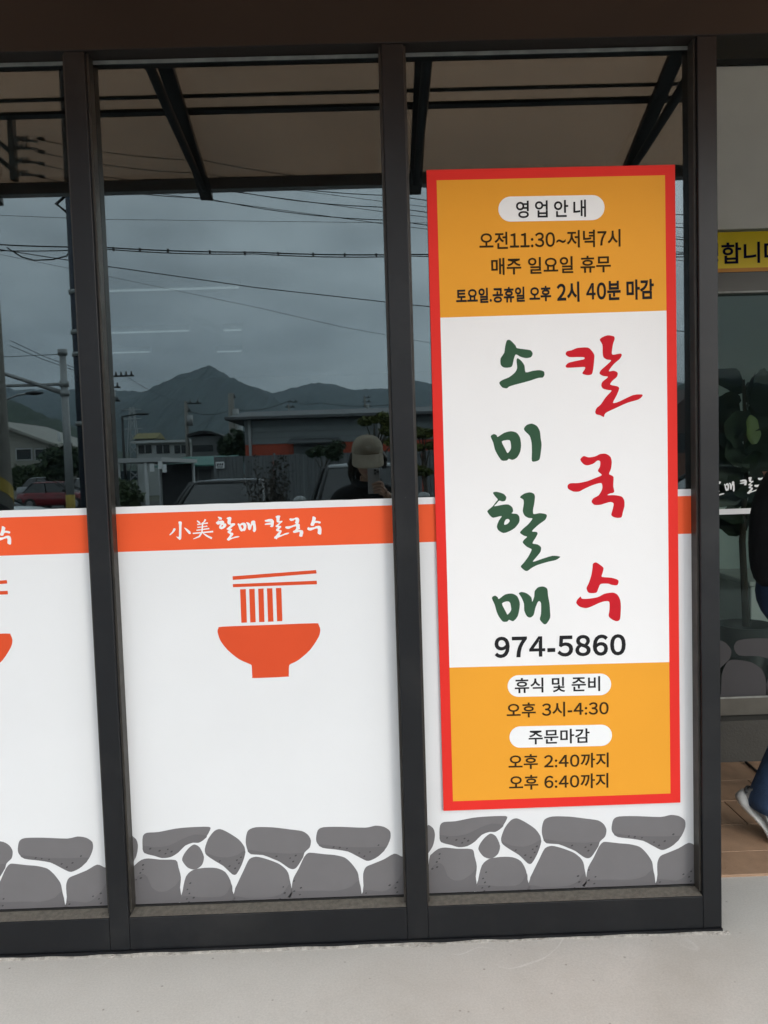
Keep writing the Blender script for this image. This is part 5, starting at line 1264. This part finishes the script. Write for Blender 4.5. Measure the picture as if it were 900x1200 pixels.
J = {k: (v[0], (v[1][0]+.035, v[1][1]+.03) if isinstance(v[1], tuple) else v[1]+.028) for k, v in PB.items() if k in ('pelvis','waist','chest','collar','shR','elR','wrR','shL','elL','wrL')}
J['collar'] = (PB['collar'][0], (.105, .125)); J['shR'] = (PB['shR'][0], .092); J['shL'] = (PB['shL'][0], .092); J['chest'] = ((hx-.055, hy, 1.25), (.135, .17)); J['waist'] = ((hx-.045, hy, 1.07), (.13, .15))
J['neck'] = (PB['neck'][0], .07)
skin('jacket', J, [e for e in pe if e[0] in J and e[1] in J], M_blacktop, wp)
b = MB()
b.ball((hx-.005, hy, .92), (.135, .165, .15), 20, 12)
b.tube([(hx-.005, hy-.075, .93), (hx-.01, hy-.085, .80), (hx-.012, hy-.098, .62), (hx-.025, hy-.098, .48), (1.522, .525, .32), (1.480, .540, .20), (1.462, .548, .14), (1.455, .550, .11)], [.098, .106, .096, .086, .083, .083, .085, .080], 20)
b.tube([(hx+.01, hy+.075, .93), (hx+.05, hy+.08, .78), (hx+.19, hy+.06, .50), (hx+.25, hy+.05, .30), (hx+.30, hy+.04, .11)], [.098, .106, .088, .084, .090], 20)
b.build('jeans', M_jeans, wp)
shoe(wp, (1.362, .615, .128), (1.53, .46, .002), M_shoe, Vector((.55, -.30, .78)), 1.22, (1.452, .535, .004))
shoe(wp, (hx+.26, hy+.05, .012), (hx+.51, hy+.01, .012), M_shoe)
for w0, d in ((Vector(PB['wrR'][0]), 1), (Vector(PB['wrL'][0]), 1)):
    hand_chain(wp, w0, w0+Vector((.02, 0, -.08)), [[w0+Vector((.045-.02*i, 0, -.11)), w0+Vector((.048-.019*i, .004, -.14)), w0+Vector((.05-.018*i, .012, -.165+.004*abs(i-1)))] for i in range(4)], [w0+Vector((.045, .012, -.055)), w0+Vector((.06, .02, -.09))])
bgp = Vector((1.555, .39, .76))
bagt = thing('handbag', 'small black bag with pale piping hanging from the walking person hand', 'bag', bgp)
b = MB(); b.box(bgp.x-.07, bgp.x+.12, bgp.y-.03, bgp.y+.03, bgp.z-.075, bgp.z+.03); b.build('bag_body', M_black, bagt, bevel=.012)
b = MB(); b.tube([(bgp.x-.071, bgp.y-.031, bgp.z-.05), (bgp.x-.069, bgp.y-.032, bgp.z+.01), (bgp.x+.10, bgp.y-.032, bgp.z+.0)], .0035, 6); b.build('streak', M_trim, bagt)  # pale line up the bag's edge and across its front
b = MB(); b.tube([(bgp.x-.05, bgp.y, bgp.z+.03), (bgp.x+.0, bgp.y, bgp.z+.085), (bgp.x+.09, bgp.y, bgp.z+.03)], .006, 6); b.build('strap', M_black, bagt)

# ================================================================== AIR
hz = MB().box(-2400, 2400, -2300, 60, -9.5, 420).build('haze', bpy.data.materials.new('haze_air'))
hm = hz.data.materials[0]; hm.use_nodes = True; t_ = hm.node_tree; t_.nodes.clear()
pv = t_.nodes.new('ShaderNodeVolumePrincipled'); pv.inputs['Color'].default_value = (.68, .84, 1.0, 1); pv.inputs['Density'].default_value = .00021; pv.inputs['Anisotropy'].default_value = .1
oo = t_.nodes.new('ShaderNodeOutputMaterial'); t_.links.new(pv.outputs[0], oo.inputs['Volume'])
hz['kind'] = 'stuff'
